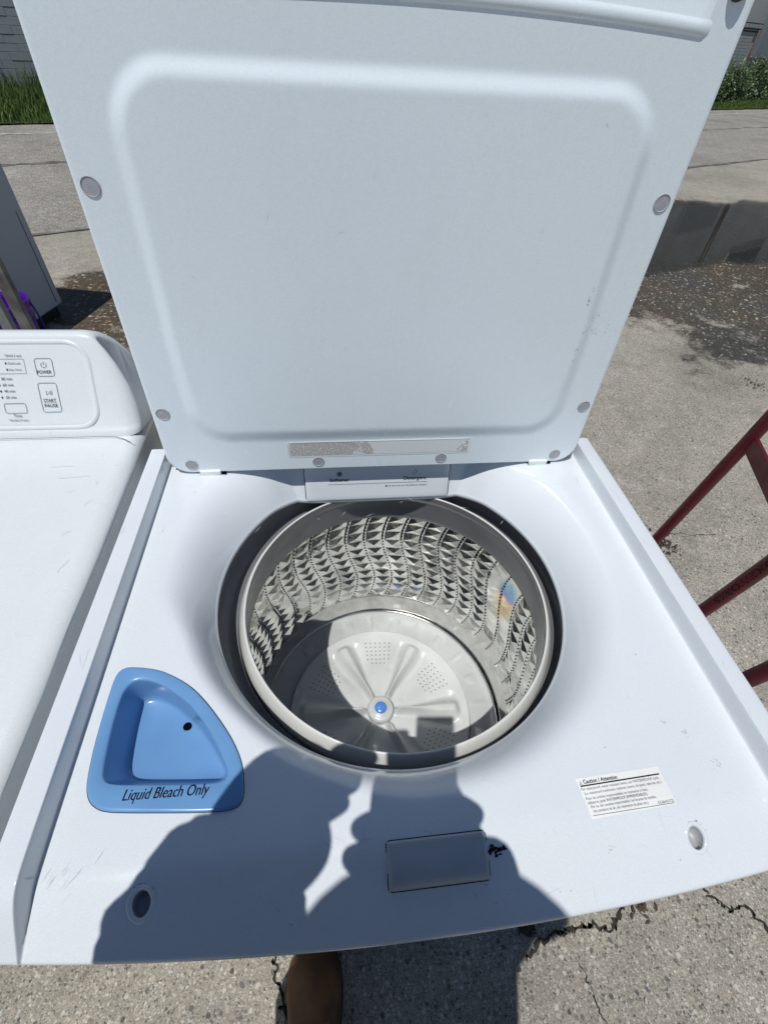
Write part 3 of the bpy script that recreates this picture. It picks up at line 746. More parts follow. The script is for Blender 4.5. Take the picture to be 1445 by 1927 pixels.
# drum floor: wire ring, base ring, pulsator
V=[];F=[]
for i in range(200):
    a=2*pi*i/200
    for j in range(8):
        b=2*pi*j/8; V.append((BCx*.5+(.2385+.0022*cos(b))*cos(a),-.198+(.2385+.0022*cos(b))*sin(a),-.526+.0022*sin(b)))
F=grid_faces(200,8,True)+[(199*8+j,199*8+(j+1)%8,(j+1)%8,j) for j in range(8)]
PC=(.001,-.199)
base=None
V=[]; rr=[.242,.236,.230,.224,.218,.212,.206,.200,.194,.1885,.187,.1868]; NB=360
for i,r in enumerate(rr):
    for k in range(NB):
        a=2*pi*k/NB; z=-.531-.004*(.242-r)/.055
        dg=(k*360/NB)
        m=dg%30
        if .199<r<.226 and (m<1.1): z+=.0012
        if .203<r<.222 and (12<m<18) : z+=.0022
        if r>.233: z+=.002
        if r<.187: z-=.012
        V.append((PC[0]+r*cos(a),PC[1]+r*sin(a),z))
base=wput(mesh_obj('base_ring',V,grid_faces(len(rr),NB,True),M['base']))
V2=[]
for i in range(200):
    a=2*pi*i/200
    for j in range(8):
        b=2*pi*j/8; V2.append((.003+(.2375+.0022*cos(b))*cos(a),-.198+(.2375+.0022*cos(b))*sin(a),-.5265+.0022*sin(b)))
mesh_obj('wire_ring',V2,F,M['wire'],base)
NA=360; rad=[.001]+[.006+.1776*k/74 for k in range(75)]+[.1838,.1840]
def hpuls(r,a):
    z=-.5285+.004*(r/.18)**2
    best=0
    for k in range(6):
        d=(a-radians(57+60*k)+pi)%(2*pi)-pi
        if abs(d)>pi/2.2: continue
        w_=r*sin(d); hw=.0055+.0085*smooth01((r-.04)/.11); en=smooth01((.168-r)/.016)*smooth01((r-.02)/.02)
        H=.022-.003*smooth01((r-.03)/.12)
        core=exp(-(w_/hw)**2*1.3)
        z+=H*en*core*(1-.25*exp(-(w_/(hw*.45))**2)*smooth01((r-.06)/.06))
        z-=.0055*en*exp(-((abs(w_)-hw*2.0)/.009)**2)*smooth01((r-.05)/.05)
    return z
V=[]
for i,r in enumerate(rad):
    for k in range(NA):
        a=2*pi*k/NA; z=hpuls(r,a)
        if r>.1837: z-=.003 if r<.1839 else .014
        V.append((PC[0]+r*cos(a),PC[1]+r*sin(a),z))
puls=wput(mesh_obj('pulsator',V,grid_faces(len(rad),NA,True,flip=True),M['puls']))
lathe('hub',[(.0005,-.5065),(.012,-.5068),(.0135,-.5072),(.0145,-.5085),(.0200,-.5088),(.0240,-.5100),(.0262,-.5125),(.0270,-.516),(.0272,-.535)],64,M['puls'],puls,center=PC,flip=True)
lathe('blue_cap',[(.0003,-.5025),(.005,-.5028),(.0095,-.5040),(.0120,-.5058),(.0126,-.5078)],48,M['bluecap'],puls,center=PC,flip=True)
V=[];F=[]
for k in range(6):
    th=radians(27+60*k)
    for i in range(6):
        for j in range(6):
            if (i in(0,) and j in (0,5)): continue
            r=.105+i*.0095; w_=(j-2.5)*(.0088+.0004*i); a=th+atan2(w_,r); rr_=hypot(r,w_)
            x,y=PC[0]+rr_*cos(a),PC[1]+rr_*sin(a); z=hpuls(rr_,a)+.0007
            b=len(V); V+=[(x+.0013*cos(t*pi/3),y+.0013*sin(t*pi/3),z) for t in range(6)]; F.append(tuple(range(b,b+6)))
o=mesh_obj('perforation',V,F,M['black'],puls,smooth=False); o['kind']='stuff'
# dark tub floor below and tub wall, so no light leaks round the basket
wput(lathe('outer_tub',[(.262,-.09),(.285,-.30),(.285,-.56),(.10,-.57),(.001,-.57)],96,M['tubcover'],center=(.002,-.2)))

# ---------------- lid, standing open
LY=-.0208; LX=-.0027; ZB=-.0171; ZTOP=.512
def lhw(z): return .3065-.0120*max(0,z)/.45
def lout(z,rc=.030):
    h=lhw(z)
    for d in (z-ZB, ZTOP-z):
        if d<rc: h=min(h, lhw(z)-rc+sqrt(max(0,rc*rc-(rc-d)**2)))
    return h
def emb(x,z):
    x=x-LX; cz=.231; hz=.198; hw=.268-.016*(z-.04)/.39; rc=.058
    qx=abs(x)-(hw-rc); qz=abs(z-cz)-(hz-rc)
    sd=hypot(max(qx,0),max(qz,0))+min(max(qx,qz),0)-rc
    wdt=.017+.009*smooth01((.2-z)/.15)
    return .0050*smooth01(-sd/wdt)
nu=220; zs=[ZB+(ZTOP-ZB)*k/200 for k in range(201)]
zs=[ZB,ZB+.0004,ZB+.0012,ZB+.0024]+[z for z in zs if z>ZB+.0034 and z<ZTOP-.0034]+[ZTOP-.0012,ZTOP]
V=[]
for z in zs:
    h=lout(z)
    for j in range(nu+1):
        u=-1+2*j/nu; x=LX+u*h; V.append((x,LY-emb(x,z),z))
F=grid_faces(len(zs),nu+1)
nrow=len(zs)
loop=[j for j in range(nu+1)]+[i*(nu+1)+nu for i in range(1,nrow)]+[(nrow-1)*(nu+1)+j for j in range(nu-1,-1,-1)]+[i*(nu+1) for i in range(nrow-2,0,-1)]
prev=loop; cz=.24
for (o_,dy) in ((.0010,.0008),(.0018,.0030),(.0018,.021),(.0,.024)):
    b=len(V)
    for q in loop:
        x,y,z=V[q]; d=Vector((x-LX,z-cz)); 
        ox=o_*(1 if x>LX else -1) if abs(x-LX)>lout(z)-.02 else 0; oz=o_*(1 if z>cz else -1) if (z<ZB+.03 or z>ZTOP-.03) else 0
        V.append((x+ox,LY+dy,z+oz))
    cur=list(range(b,b+len(loop))); n=len(loop)
    for k in range(n): F.append((prev[k],prev[(k+1)%n],cur[(k+1)%n],cur[k])[::-1])
    prev=cur
F.append(tuple(prev))
lid=wput(mesh_obj('lid',V,F,M['lid']))
# smooth except at the rim
me=lid.data
for p_ in me.polygons:
    if len(p_.vertices)>4: p_.use_smooth=False
# plugs
for (x,z) in ((.2848,.3348),(.2915,.0842),(.2758,-.0036),(.0932,-.0041)):
    for sg in (-1,1):
        n=28; V=[]; xx=LX+sg*x-(.004 if sg<0 else 0)*0
        for r,y in ((.0088,LY-.0001),(.0086,LY-.0008),(.0080,LY-.0012),(.0076,LY-.0006),(.0003,LY-.0007)):
            V+=[(xx+r*cos(2*pi*k/n),y,z+r*sin(2*pi*k/n)) for k in range(n)]
        o=mesh_obj('screw_plug',V,grid_faces(5,n,True,flip=False),M['plug'],lid,smooth=False)
        V=[(xx+r*cos(2*pi*k/n),LY-.0003,z+r*sin(2*pi*k/n)) for r in (.0087,.0093) for k in range(n)]
        mesh_obj('plug_rim',V,grid_faces(2,n,True),M['inkgrey'] if False else M['lid'],lid)
# residue of an old label, near the hinge
rm_=NT('label_residue'); c=rm_.coord(); s3=rm_.n.new('ShaderNodeSeparateXYZ'); rm_.link(c,s3.inputs[0])
f1=rm_.noise(c,420,3,.7); f2=rm_.noise(c,34,4,.7)
lim=rm_.ramp(rm_.math('ADD',rm_.math('MULTIPLY',s3.outputs[0],3.0),.5),[(.08,.42),(.36,.46),(.5,.62),(.55,.95),(.80,.95),(.84,.5)])
mk=rm_.math('MULTIPLY',rm_.math('GREATER_THAN',rm_.math('ADD',f2,rm_.math('MULTIPLY',f1,.10)),lim),rm_.ramp(f1,[(.38,0),(.5,1)]))
rm_.set(Base_Color=rm_.mix(rm_.math('MULTIPLY',mk,.85),(.78,.79,.80),(.42,.38,.33)),Roughness=.5)
rl=box_obj('label_residue',(-.0037,LY-.0003,.020),(.265,.0008,.0240),rm_.m,lid)
fl_=frame((0,LY-.0008,0),(1,0,0),(0,0,1))
V=[]
pp=rrect(-.1385,.0075,.1310,.0325,.003)
strips_obj('label_outline',[pp],.0008,fl_,M['panel'],lid)
# grip ledge along the free edge, and the rubber bumpers
def ledge(name,z0,secs,xm):
    V=[]; n=60
    for (dz,dy) in secs:
        for k in range(n+1):
            u=-1+2*k/n; x=LX+u*xm; e=smooth01((1-abs(u))/.02)
            V.append((x,LY+.001-(dy+.001)*e,z0+dz-.0090*(u*xm/.265)**2))
    return mesh_obj(name,V,grid_faces(len(secs),n+1),M['lid'],lid)
ledge('grip_ledge',.4725,[(-.008,-.001),(-.0075,.0006),(-.006,.0016),(-.0035,.0023),(-.001,.0023),(.001,.0017),(.0025,.0008),(.0035,.0003),(.05,.0002)],.268)
for sg in(-1,1):
    bm=bmesh.new(); bmesh.ops.create_uvsphere(bm,u_segments=16,v_segments=10,radius=.0085)
    for v in bm.verts: v.co=Vector((v.co.x+LX+sg*.277,v.co.y*.8+LY-.001,v.co.z+.486))
    bm_obj('rubber_bumper',bm,M['rubber'],lid,smooth=True)
for sg in(-1,1):
    bm=bmesh.new(); bm_box(bm,LX+sg*.2520,-.0160,-.0185,.030,.016,.009,bevel=.002); bm_obj('hinge_tab',bm,M['lid'],lid,smooth=True)
    box_obj('hinge_slot',(LX+sg*.2520+.003,-.0135,-.0206),(.037,.018,.0026),M['black'],lid)
    # grubby hinge pin at the corner
    box_obj('hinge_pin',(LX+sg*.3045,-.008,-.004),(.006,.010,.020),plain('yellowed_nylon',(.55,.47,.34),.5),lid,bevel=.002)
lm=[]
for _ in range(9):
    x=rnd.uniform(-.27,.27); z=rnd.uniform(.0,.44); L=rnd.uniform(.0015,.005); a=rnd.uniform(0,3.1); y=LY-emb(x,z)-.00012
    lm.append([(x-cos(a)*L,y,z-sin(a)*L),(x-sin(a)*.0003,y,z+cos(a)*.0003),(x+cos(a)*L,y,z+sin(a)*L),(x+sin(a)*.0003,y,z-cos(a)*.0003)])
marks('hair_scratch',lm,plain('grey_scratch',(.62,.65,.68),.6),lid)
lm=[]
for (cx,cz,n,sx,sz) in ((.262,.196,26,.012,.003),(.245,.168,10,.002,.008),(.237,.24,12,.001,.006),(.255,.215,10,.004,.002)):
    for _ in range(n):
        x=cx+rnd.gauss(0,sx); z=cz+rnd.gauss(0,sz); r=rnd.uniform(.0004,.0012); y=LY-emb(x,z)-.00012
        lm.append([(x+r*cos(t)*rnd.uniform(.5,1.6),y,z+r*sin(t)*rnd.uniform(.5,1.2)) for t in (0,1.2,2.5,3.7,5.0)])
marks('rust_smear',lm,plain('tan_stain',(.66,.63,.56),.8),lid)
# slot behind the lid
wput(box_obj('hinge_channel',(0,.031,-.048),(.60,.034,.06),M['black']))

# ---------------- console body used by both machines
def console(parent, cx, mat, w=.343, base=None):
    """slanted control console; cross-section rises from y=.05 to a rounded ridge, ends taper in"""
    prof=[(.050,-.002),(.0515,.004),(.056,.0075),(.0605,.0125),(.075,.0415),(.090,.0690),(.1045,.0955),(.1135,.1118),(.1186,.1211),(.1205,.1240),(.1235,.1262),(.128,.1272),(.136,.1262),(.150,.118),(.160,.106),(.166,.09),(.168,.05),(.168,-.02)]
    us=[-1,-.9995,-.997,-.99,-.98,-.965,-.95,-.93,-.9]+[-.88+1.76*k/24 for k in range(25)]+[.9,.93,.95,.965,.98,.99,.997,.9995,1]
    V=[]
    for (y,z) in prof:
        for u in us:
            e=1-abs(u)
            rnd_=sqrt(max(0,1-(1-min(1,e/.07))**2))
            hw=w-.002-.040*(max(0,z)/.126)**2.6
            V.append((cx+u*hw,y+(1-rnd_)*.28*(.123-y),z-(1-rnd_)*.010*min(1,max(0,z)/.06)))
    nc_=len(us); F=grid_faces(len(prof),nc_)
    F.append(tuple(i*nc_ for i in range(len(prof)))); F.append(tuple(i*nc_+nc_-1 for i in range(len(prof)))[::-1])
    return V,F
V,F=console(WA,0,M['cab']); 
wput(mesh_obj('console',V,F,M['deck']))

# ================================================================== DRYER beside the washer
DX=-.7085
DR=empty('clothes_dryer',(DX,-.2,GZ),'white clothes dryer with touch-button console standing left of the washer','dryer'); DB=Vector(DR.location)
def dput(o): o.parent=DR; o.matrix_parent_inverse=Matrix.Translation(-DB); return o
bm=bmesh.new(); bm_box(bm,DX,-.161,-.50,.686,.654,.996,bevel=.0)
es=[e for e in bm.edges if all(v.co.z>-.1 for v in e.verts)]
bmesh.ops.bevel(bm,geom=es,offset=.020,segments=8,affect='EDGES',profile=.5)
es=[e for e in bm.edges if abs(e.verts[0].co.z-e.verts[1].co.z)>.3]
bmesh.ops.bevel(bm,geom=es,offset=.012,segments=4,affect='EDGES',profile=.5)
dput(bm_obj('cabinet',bm,M['dryer'],smooth=True))
V,F=console(DR,DX,M['dryer'])
dcon=dput(mesh_obj('console',V,F,M['dryer']))
dO=Vector((0,.055,.005)); dE=Vector((0,.063,.115)).normalized(); dfm=frame(dO,(1,0,0),dE)
def dtext(s,x,y,wd,sz,mat='inkgrey'): text_obj('lettering',s,sz,dfm@Matrix.Translation((x,y,0)),M[mat],dcon,width=wd,lift=.0009)
dtext('*(Hold 3 sec)',-.533,.108,.022,.0048); dtext('Child Lock',-.531,.0975,.017,.0046); dtext('Filter Check',-.531,.0890,.017,.0040)
for s,y in (('80 min',.076),('60 min',.0675),('40 min',.0588),('20 min',.0500)): dtext(s,-.5445,y,.0145,.0056)
dtext('Time',-.540,.0235,.011,.0062); dtext('*Wrinkle Prevent',-.548,.0175,.027,.0044)
dtext('POWER',-.4940,.0845,.0190,.0068,'ink'); dtext('START',-.494,.0445,.0172,.0066,'ink'); dtext('PAUSE',-.494,.0370,.0180,.0066,'ink')
lines=lambda n,pl,wd=.0005,mat='inkgrey': strips_obj(n,pl,wd,dfm,M[mat],dcon,lift=.0009)
lines('button_outline',[rrect(-.4950,.081,-.4715,.1055,.0035)],.0006); lines('button_outline',[rrect(-.4975,.0300,-.4720,.0715,.0035)],.0006)
lines('button_outline',[rrect(-.5495,.0292,-.5200,.0430,.003)],.0006); lines('button_outline',[rrect(-.590,.085,-.509,.105,.001)],.0004)
lines('divider',[[(-.494,.0440-.0006),(-.476,.0440-.0006)]],.0003,'ink')
lines('power_icon',[[(-.4838+.0036*cos(radians(t)),.0965+.0036*sin(radians(t))) for t in range(125,416,10)],[(-.4838,.0965),(-.4838,.1013)]],.0005,'ink')
lines('play_icon',[[(-.488,.0545),(-.488,.0605),(-.4835,.0575),(-.488,.0545)],[(-.4825,.0545),(-.4825,.0605)],[(-.4805,.0545),(-.4805,.0605)]],.0005,'ink')
for (x,y) in ((-.5338,.0993),(-.5338,.0905),(-.5490,.0780),(-.5490,.0692),(-.5490,.0605),(-.5493,.0518)): lines('indicator_light',[[(x,y-.0013),(x,y+.0013)]],.0018,'ink')
# raised lip round the control panel
pp=rrect(-1.0,.0065,-.4220,.1285,.030,10)
V=[];
sec=[(-.0040,0),(-.0030,.0014),(-.0005,.0022),(.0020,.0014),(.0035,0)]
n=len(pp)-1
for (o_,h) in sec:
    for i in range(n):
        a=Vector(pp[i-1 if i else n-1]); b=Vector(pp[(i+1)%n]); d=(b-a).normalized(); q=Vector((d.y,-d.x))
        V.append(dfm@Vector((pp[i][0]+q.x*o_,pp[i][1]+q.y*o_,h-.0003)))
dl=mesh_obj('panel_lip',V,grid_faces(len(sec),n,True,flip=True),M['dryer'],dcon)
# seam between console and top
V=[];F=[]
pts=[(-1.05,.046)]+[(-.9+.1*k,.046) for k in range(5)]+[(-.415,.0465),(-.40,.045),(-.388,.040),(-.380,.034),(-.3735,.030),(-.3665,.040),(-.3662,.06)]
strips_obj('seam',[[p for p in pts[:-2]]],.0012,frame((0,0,.0008),(1,0,0),(0,1,0)),M['inkgrey'],dcon)
rnd=random.Random(21)
scr=[]
for (x,y,L,a) in ((-.452,-.045,.04,5),(-.40,-.10,.012,60),(-.43,-.075,.008,30),(-.395,-.21,.02,70),(-.385,-.02,.006,20),(-.47,-.02,.03,2),(-.41,-.15,.01,35),(-.398,-.06,.006,80)):
    scr.append([(x+L*t*cos(radians(a))+rnd.gauss(0,.0003),y+L*t*sin(radians(a))+rnd.gauss(0,.0003)) for t in (0,.25,.5,.75,1)])
o=dput(strips_obj('scratch',scr,.0005,frame((0,0,.0002),(1,0,0),(0,1,0)),plain('faint_scratch',(.60,.61,.60),.6),None)); o['kind']='stuff'

# ================================================================== APPLIANCE, BUCKET, PLANKS behind
M['shadewhite']=white_mat('scuffed_shaded_white',base=(.42,.45,.49),rough=.45,dirt=1.0)  # scuffed white enamel, its base darkened and blued to paint in the shade
fd=Vector((-.205,-.979,0)); fl2=Vector((-.979,.205,0))
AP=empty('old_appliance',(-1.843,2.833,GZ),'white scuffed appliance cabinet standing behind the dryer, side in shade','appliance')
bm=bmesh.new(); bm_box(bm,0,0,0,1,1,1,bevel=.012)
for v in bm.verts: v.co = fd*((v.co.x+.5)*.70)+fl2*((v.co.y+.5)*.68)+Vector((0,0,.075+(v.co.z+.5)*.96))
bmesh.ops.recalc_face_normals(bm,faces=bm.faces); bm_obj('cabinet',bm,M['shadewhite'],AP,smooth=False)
bm=bmesh.new(); bm_box(bm,0,0,0,1,1,1)
for v in bm.verts: v.co = fd*(.03+(v.co.x+.5)*.64)+fl2*(.03+(v.co.y+.5)*.62)+Vector((0,0,.002+(v.co.z+.5)*.075))
bmesh.ops.recalc_face_normals(bm,faces=bm.faces); bm_obj('plinth',bm,M['rubber'],AP)
V=[];F=[]
for (a,b) in ((.10,.62),(.22,.55)):
    p0=fd*.05+Vector((0,0,a))-fl2*.0012; p1=fd*.05+Vector((0,0,b))-fl2*.0012
    k=len(V); V+=[p0,p0+fd*.006,p1+fd*.004,p1]; F.append((k,k+1,k+2,k+3)); break
mesh_obj('panel_seam',V,F,M['ink'],AP,smooth=False)
M['purple']=plain('purple_plastic',(.085,.014,.30),.3,var=.06)
BK=empty('bucket',(-1.822,2.165,GZ),'purple plastic bucket with handle in front of the white appliance','bucket')
lathe('pail',[(.001,.006),(.105,.006),(.110,.004),(.112,.012),(.128,.20),(.133,.262),(.139,.264),(.139,.292),(.136,.294),(.141,.330),(.147,.332),(.147,.352),(.143,.356),(.137,.352),(.134,.32),(.108,.02),(.001,.018)],48,M['purple'],BK)
hp=[(.145*cos(radians(20)),.145*sin(radians(20)),.31)]
hp=[(.152*cos(radians(-55+t*11)),.152*sin(radians(-55+t*11)),.305-.16*sin(pi*t/10)) for t in range(11)]
tube_obj('handle',hp,.005,M['purple'],BK,8)
for a in(-55,55):
    bm=bmesh.new(); bm_box(bm,.147*cos(radians(a)),.147*sin(radians(a)),.305,.02,.02,.03,bevel=.003); bm_obj('handle_lug',bm,M['purple'],BK,smooth=True)
V=[];F=[]
M['wood']=plain('weathered_grey_wood',(.14,.135,.12),.85,var=.5,vscale=14)
def plank(name,a,b,wd,th,label,mat):
    a=Vector(a);b=Vector(b);d=(b-a).normalized(); sd=Vector((1,.15,0)); sd=(sd-d*sd.dot(d)).normalized(); nn=d.cross(sd)
    bm=bmesh.new(); bm_box(bm,0,0,0,1,1,1,bevel=.04)
    L=(b-a).length
    for v in bm.verts: v.co = d*((v.co.z+.5)*L)+sd*(v.co.x*wd)+nn*(v.co.y*th)
    bmesh.ops.recalc_face_normals(bm,faces=bm.faces)
    o=bm_obj(name,bm,mat,None); o.location=a; return tag(o,label,'plank','planks leaning behind the dryer')
RK=empty('post_rack',(-1.5,1.5,GZ),'weathered grey wooden rack posts standing behind the dryer before the purple bucket','rack')
RB=Vector(RK.location)
pale=plain('pale_weathered_wood',(.25,.25,.245),.85,var=.3,vscale=14)
for (x,y,mt,wx) in ((-1.392,1.602,M['wood'],.044),(-1.372,1.452,pale,.036),(-2.0,1.72,M['wood'],.044),(-1.98,1.57,pale,.036)):
    o=box_obj('post',(x-RB.x,y-RB.y,.60),(wx,.040,1.196),mt,RK,bevel=.003,rot=Matrix.Rotation(.15,3,'Z'))
for z in (.45,1.15): box_obj('shelf',(-1.745-RB.x,1.59-RB.y,z),(.52,.16,.02),M['wood'],RK,bevel=.003,rot=Matrix.Rotation(.15,3,'Z')) if z>1 else None

# ================================================================== RED HAND TRUCK right of the washer
rp=NT('maroon_paint'); c=rp.coord(); f=rp.noise(c,25,5,.65); f2=rp.noise(c,8,3)
rp.set(Base_Color=rp.mix(rp.ramp(f,[(.62,0),(.70,1)]),rp.mix(f2,(.085,.007,.012),(.14,.012,.018)),(.05,.025,.02)),Roughness=rp.ramp(f,[(.4,.32),(.7,.6)])); rp.bump(f,.15,.001); M['red']=rp.m
UPD=Vector((-.0353,-.1436,1.0))
HT=empty('hand_truck',(.70,.0,GZ),'dark red steel hand truck with three tube uprights right of the washer','hand truck'); HB=Vector(HT.location)
G1,G2,G3=Vector((.783,.234,GZ)),Vector((.690,-.026,GZ)),Vector((.622,-.189,GZ))
def hz(g,z): return g+UPD*(z-GZ)
def hput(o): o.parent=HT; o.matrix_parent_inverse=Matrix.Translation(-HB); return o
for g in (G1,G2,G3): hput(tube_obj('upright',[hz(g,GZ+.012),hz(g,-.5),hz(g,.0),hz(g,.34)],.0129,M['red'],None,20))
hput(tube_obj('handle',[hz(G1,.33)]+[hz(G1,.34+.07*sin(pi/2*t/6))*(1-t/6*.5)+hz(G3,.34+.07*sin(pi/2*t/6))*(t/6*.5) for t in range(1,7)]+[hz(G1,.41)*(.5-t/6*.5)+hz(G3,.34+.07*cos(pi/2*t/6))*(.5+t/6*.5)+ (hz(G1,.34+.07*cos(pi/2*t/6))-hz(G1,.41))*(.5-t/6*.5) for t in range(1,7)],.0129,M['red'],None,16))
along=(G1-G3).normalized()
for z in (-.085,-.62,-.90):
    a,b=hz(G1,z),hz(G3,z); d=(b-a).normalized(); u_=UPD.normalized(); nn=d.cross(u_).normalized()
    bm=bmesh.new(); bm_box(bm,0,0,0,1,1,1,bevel=.0)
    for v in bm.verts: v.co = a+d*((v.co.x+.5)*(b-a).length)+u_*(v.co.y*.036)+nn*(v.co.z*.006-.0)
    bmesh.ops.recalc_face_normals(bm,faces=bm.faces); hput(bm_obj('crossbar',bm,M['red']))
nrm=Vector((along.y,-along.x,0))                # side away from the washer
bm=bmesh.new(); bm_box(bm,0,0,0,1,1,1)
for v in bm.verts: v.co = (G1+G3)/2+along*(v.co.x*.46)+nrm*(v.co.y*.20+.11)+Vector((0,0,.008+v.co.z*.008))
bmesh.ops.recalc_face_normals(bm,faces=bm.faces); hput(bm_obj('toe_plate',bm,M['red']))
for g in (G1,G3):
    ctr=g-nrm*.07+Vector((0,0,.105)); ax=along
    V=[];prof=[(.03,-.022),(.07,-.024),(.095,-.020),(.103,-.008),(.103,.008),(.095,.020),(.07,.024),(.03,.022)]
    e1=Vector((0,0,1)); e2=ax.cross(e1)
    for (r,o_) in prof: V+=[ctr+ax*o_+e1*(r*cos(2*pi*k/32))+e2*(r*sin(2*pi*k/32)) for k in range(32)]
    wh=hput(mesh_obj('wheel',V,grid_faces(8,32,True),M['rubber']))
tdir=-UPD.normalized(); g=hz(G2,-.13); tc=(CAMP-g); tc=(tc-tdir*tc.dot(tdir)).normalized(); ty=tc.cross(tdir)
tx=text_obj('lettering','HOMEWORKS',.0165,Matrix.Identity(4),plain('black_marker',(.008,.004,.004),.7),HT,width=.185,bold=.012)
for v in tx.data.vertices:
    L,a=v.co.x,(v.co.y-.006)/.0131
    v.co = g+tdir*(L-.02)+ty*(.01325*sin(a))+tc*(.01325*cos(a))
tx.matrix_parent_inverse=Matrix.Translation(-HB)

# ================================================================== PHOTOGRAPHER standing behind the camera (casts the shadow)
M['skin']=plain('skin',(.42,.25,.17),.5,var=.08,vscale=30)
M['shirt']=plain('navy_work_shirt',(.035,.045,.075),.85,var=.2,vscale=25)
M['pants']=plain('dark_work_trousers',(.05,.045,.04),.9,var=.2,vscale=30)
M['boot']=plain('brown_leather_boot',(.115,.05,.014),.55,var=.5,vscale=22)
M['hair']=plain('short_dark_hair',(.02,.015,.012),.7)
PE=empty('person',(-.09,-.95,GZ),'person in brown boots standing at the washer front and casting the shadow on it','person'); PB=Vector(PE.location)
def pput(o): o.parent=PE; o.matrix_parent_inverse=Matrix.Translation(-PB); return o
def skin_obj(name,chains,mat,levels=2):
    """chains: list of [(point,(rx,ry)),...]; a chain whose first point is ('ref',i) continues from vertex i"""
    bm=bmesh.new(); lay=bm.verts.layers.skin.verify(); vs_=[]
    for ch in chains:
        prev=None
        for it in ch:
            if it[0]=='ref': prev=vs_[it[1]]; continue
            p,r=it; v=bm.verts.new(p); rr_=r if hasattr(r,'__len__') else (r,r); v[lay].radius=rr_
            if prev is None: v[lay].use_root=True
            else: bm.edges.new((prev,v))
            prev=v; vs_.append(v)
    o=bm_obj(name,bm,mat,None)
    m1=o.modifiers.new('skin','SKIN'); m1.use_smooth_shade=True; m1.branch_smoothing=.6
    m2=o.modifiers.new('sub','SUBSURF'); m2.levels=levels; m2.render_levels=levels
    return pput(o)
def cl(x,y,z): return tuple(CAMP+CAMR@Vector((x,y,z)))
# shirt: torso with both sleeves
skin_obj('shirt',[
 [((-.11,-1.00,-.14),(.185,.12)),((-.11,-1.00,.0),(.185,.12)),((-.11,-.975,.14),(.19,.125)),((-.11,-.945,.26),(.19,.115)),((-.115,-.91,.36),(.10,.085)),((-.12,-.885,.40),(.062,.062))],
 [('ref',3),((-.28,-.950,.335),.085),((-.375,-.945,.20),.080),((-.385,-.900,.10),.080),((-.335,-.830,.135),.080)],
 [('ref',3),((.06,-.945,.335),.085),((.125,-.930,.18),.066),((.135,-.885,.11),.062),((.080,-.840,.175),.062),((.026,-.795,.235),.062),((-.020,-.757,.285),.062),((-.036,-.732,.315),.052)],
],M['shirt'])
def sleeve(pts,seed):
    # loose rumpled sleeve: rings along the path, creased radius
    P=[Vector(p) for p,_ in pts]; R_=[r for _,r in pts]; Q=[];RR=[]
    for i in range(len(P)-1):
        for k in range(8):
            t=k/8; Q.append(P[i].lerp(P[i+1],t)); RR.append(R_[i]+(R_[i+1]-R_[i])*smooth01(t))
    Q.append(P[-1]); RR.append(R_[-1])
    V,F=tube_geo(Q,RR,40)
    for i,q in enumerate(Q):
        for k in range(40):
            v=V[i*40+k]; d=v-q
            cr=1+.07*noise.noise(Vector((i*.42,cos(k*pi/20)*1.3+seed,sin(k*pi/20)*1.3)))+.04*noise.noise(Vector((i*1.1,cos(k*pi/20)*3,sin(k*pi/20)*3+seed)))
            V[i*40+k]=q+d*cr
    return pput(mesh_obj('sleeve',V,F,M['shirt']))
sleeve([((-.355,-.870,.12),.070),((-.305,-.775,.165),.078),((-.268,-.7050,.24),.080),((-.264,-.668,.305),.079),((-.259,-.6465,.343),.066),((-.247,-.634,.360),.055)],1.)
skin_obj('trousers',[
 [((-.11,-1.00,-.12),(.178,.12)),((-.11,-.985,-.20),(.16,.12)),((-.215,-.885,-.36),(.105,.100)),((-.268,-.765,-.53),(.105,.10)),((-.19,-.795,-.70),(.068,.068)),((-.158,-.785,-.875),(.058,.058))],
 [('ref',1),((-.005,-1.0,-.34),(.095,.10)),((.02,-.985,-.55),(.072,.075)),((.03,-1.005,-.72),(.066,.066)),((.035,-1.03,-.875),(.060,.060))],
],M['pants'])
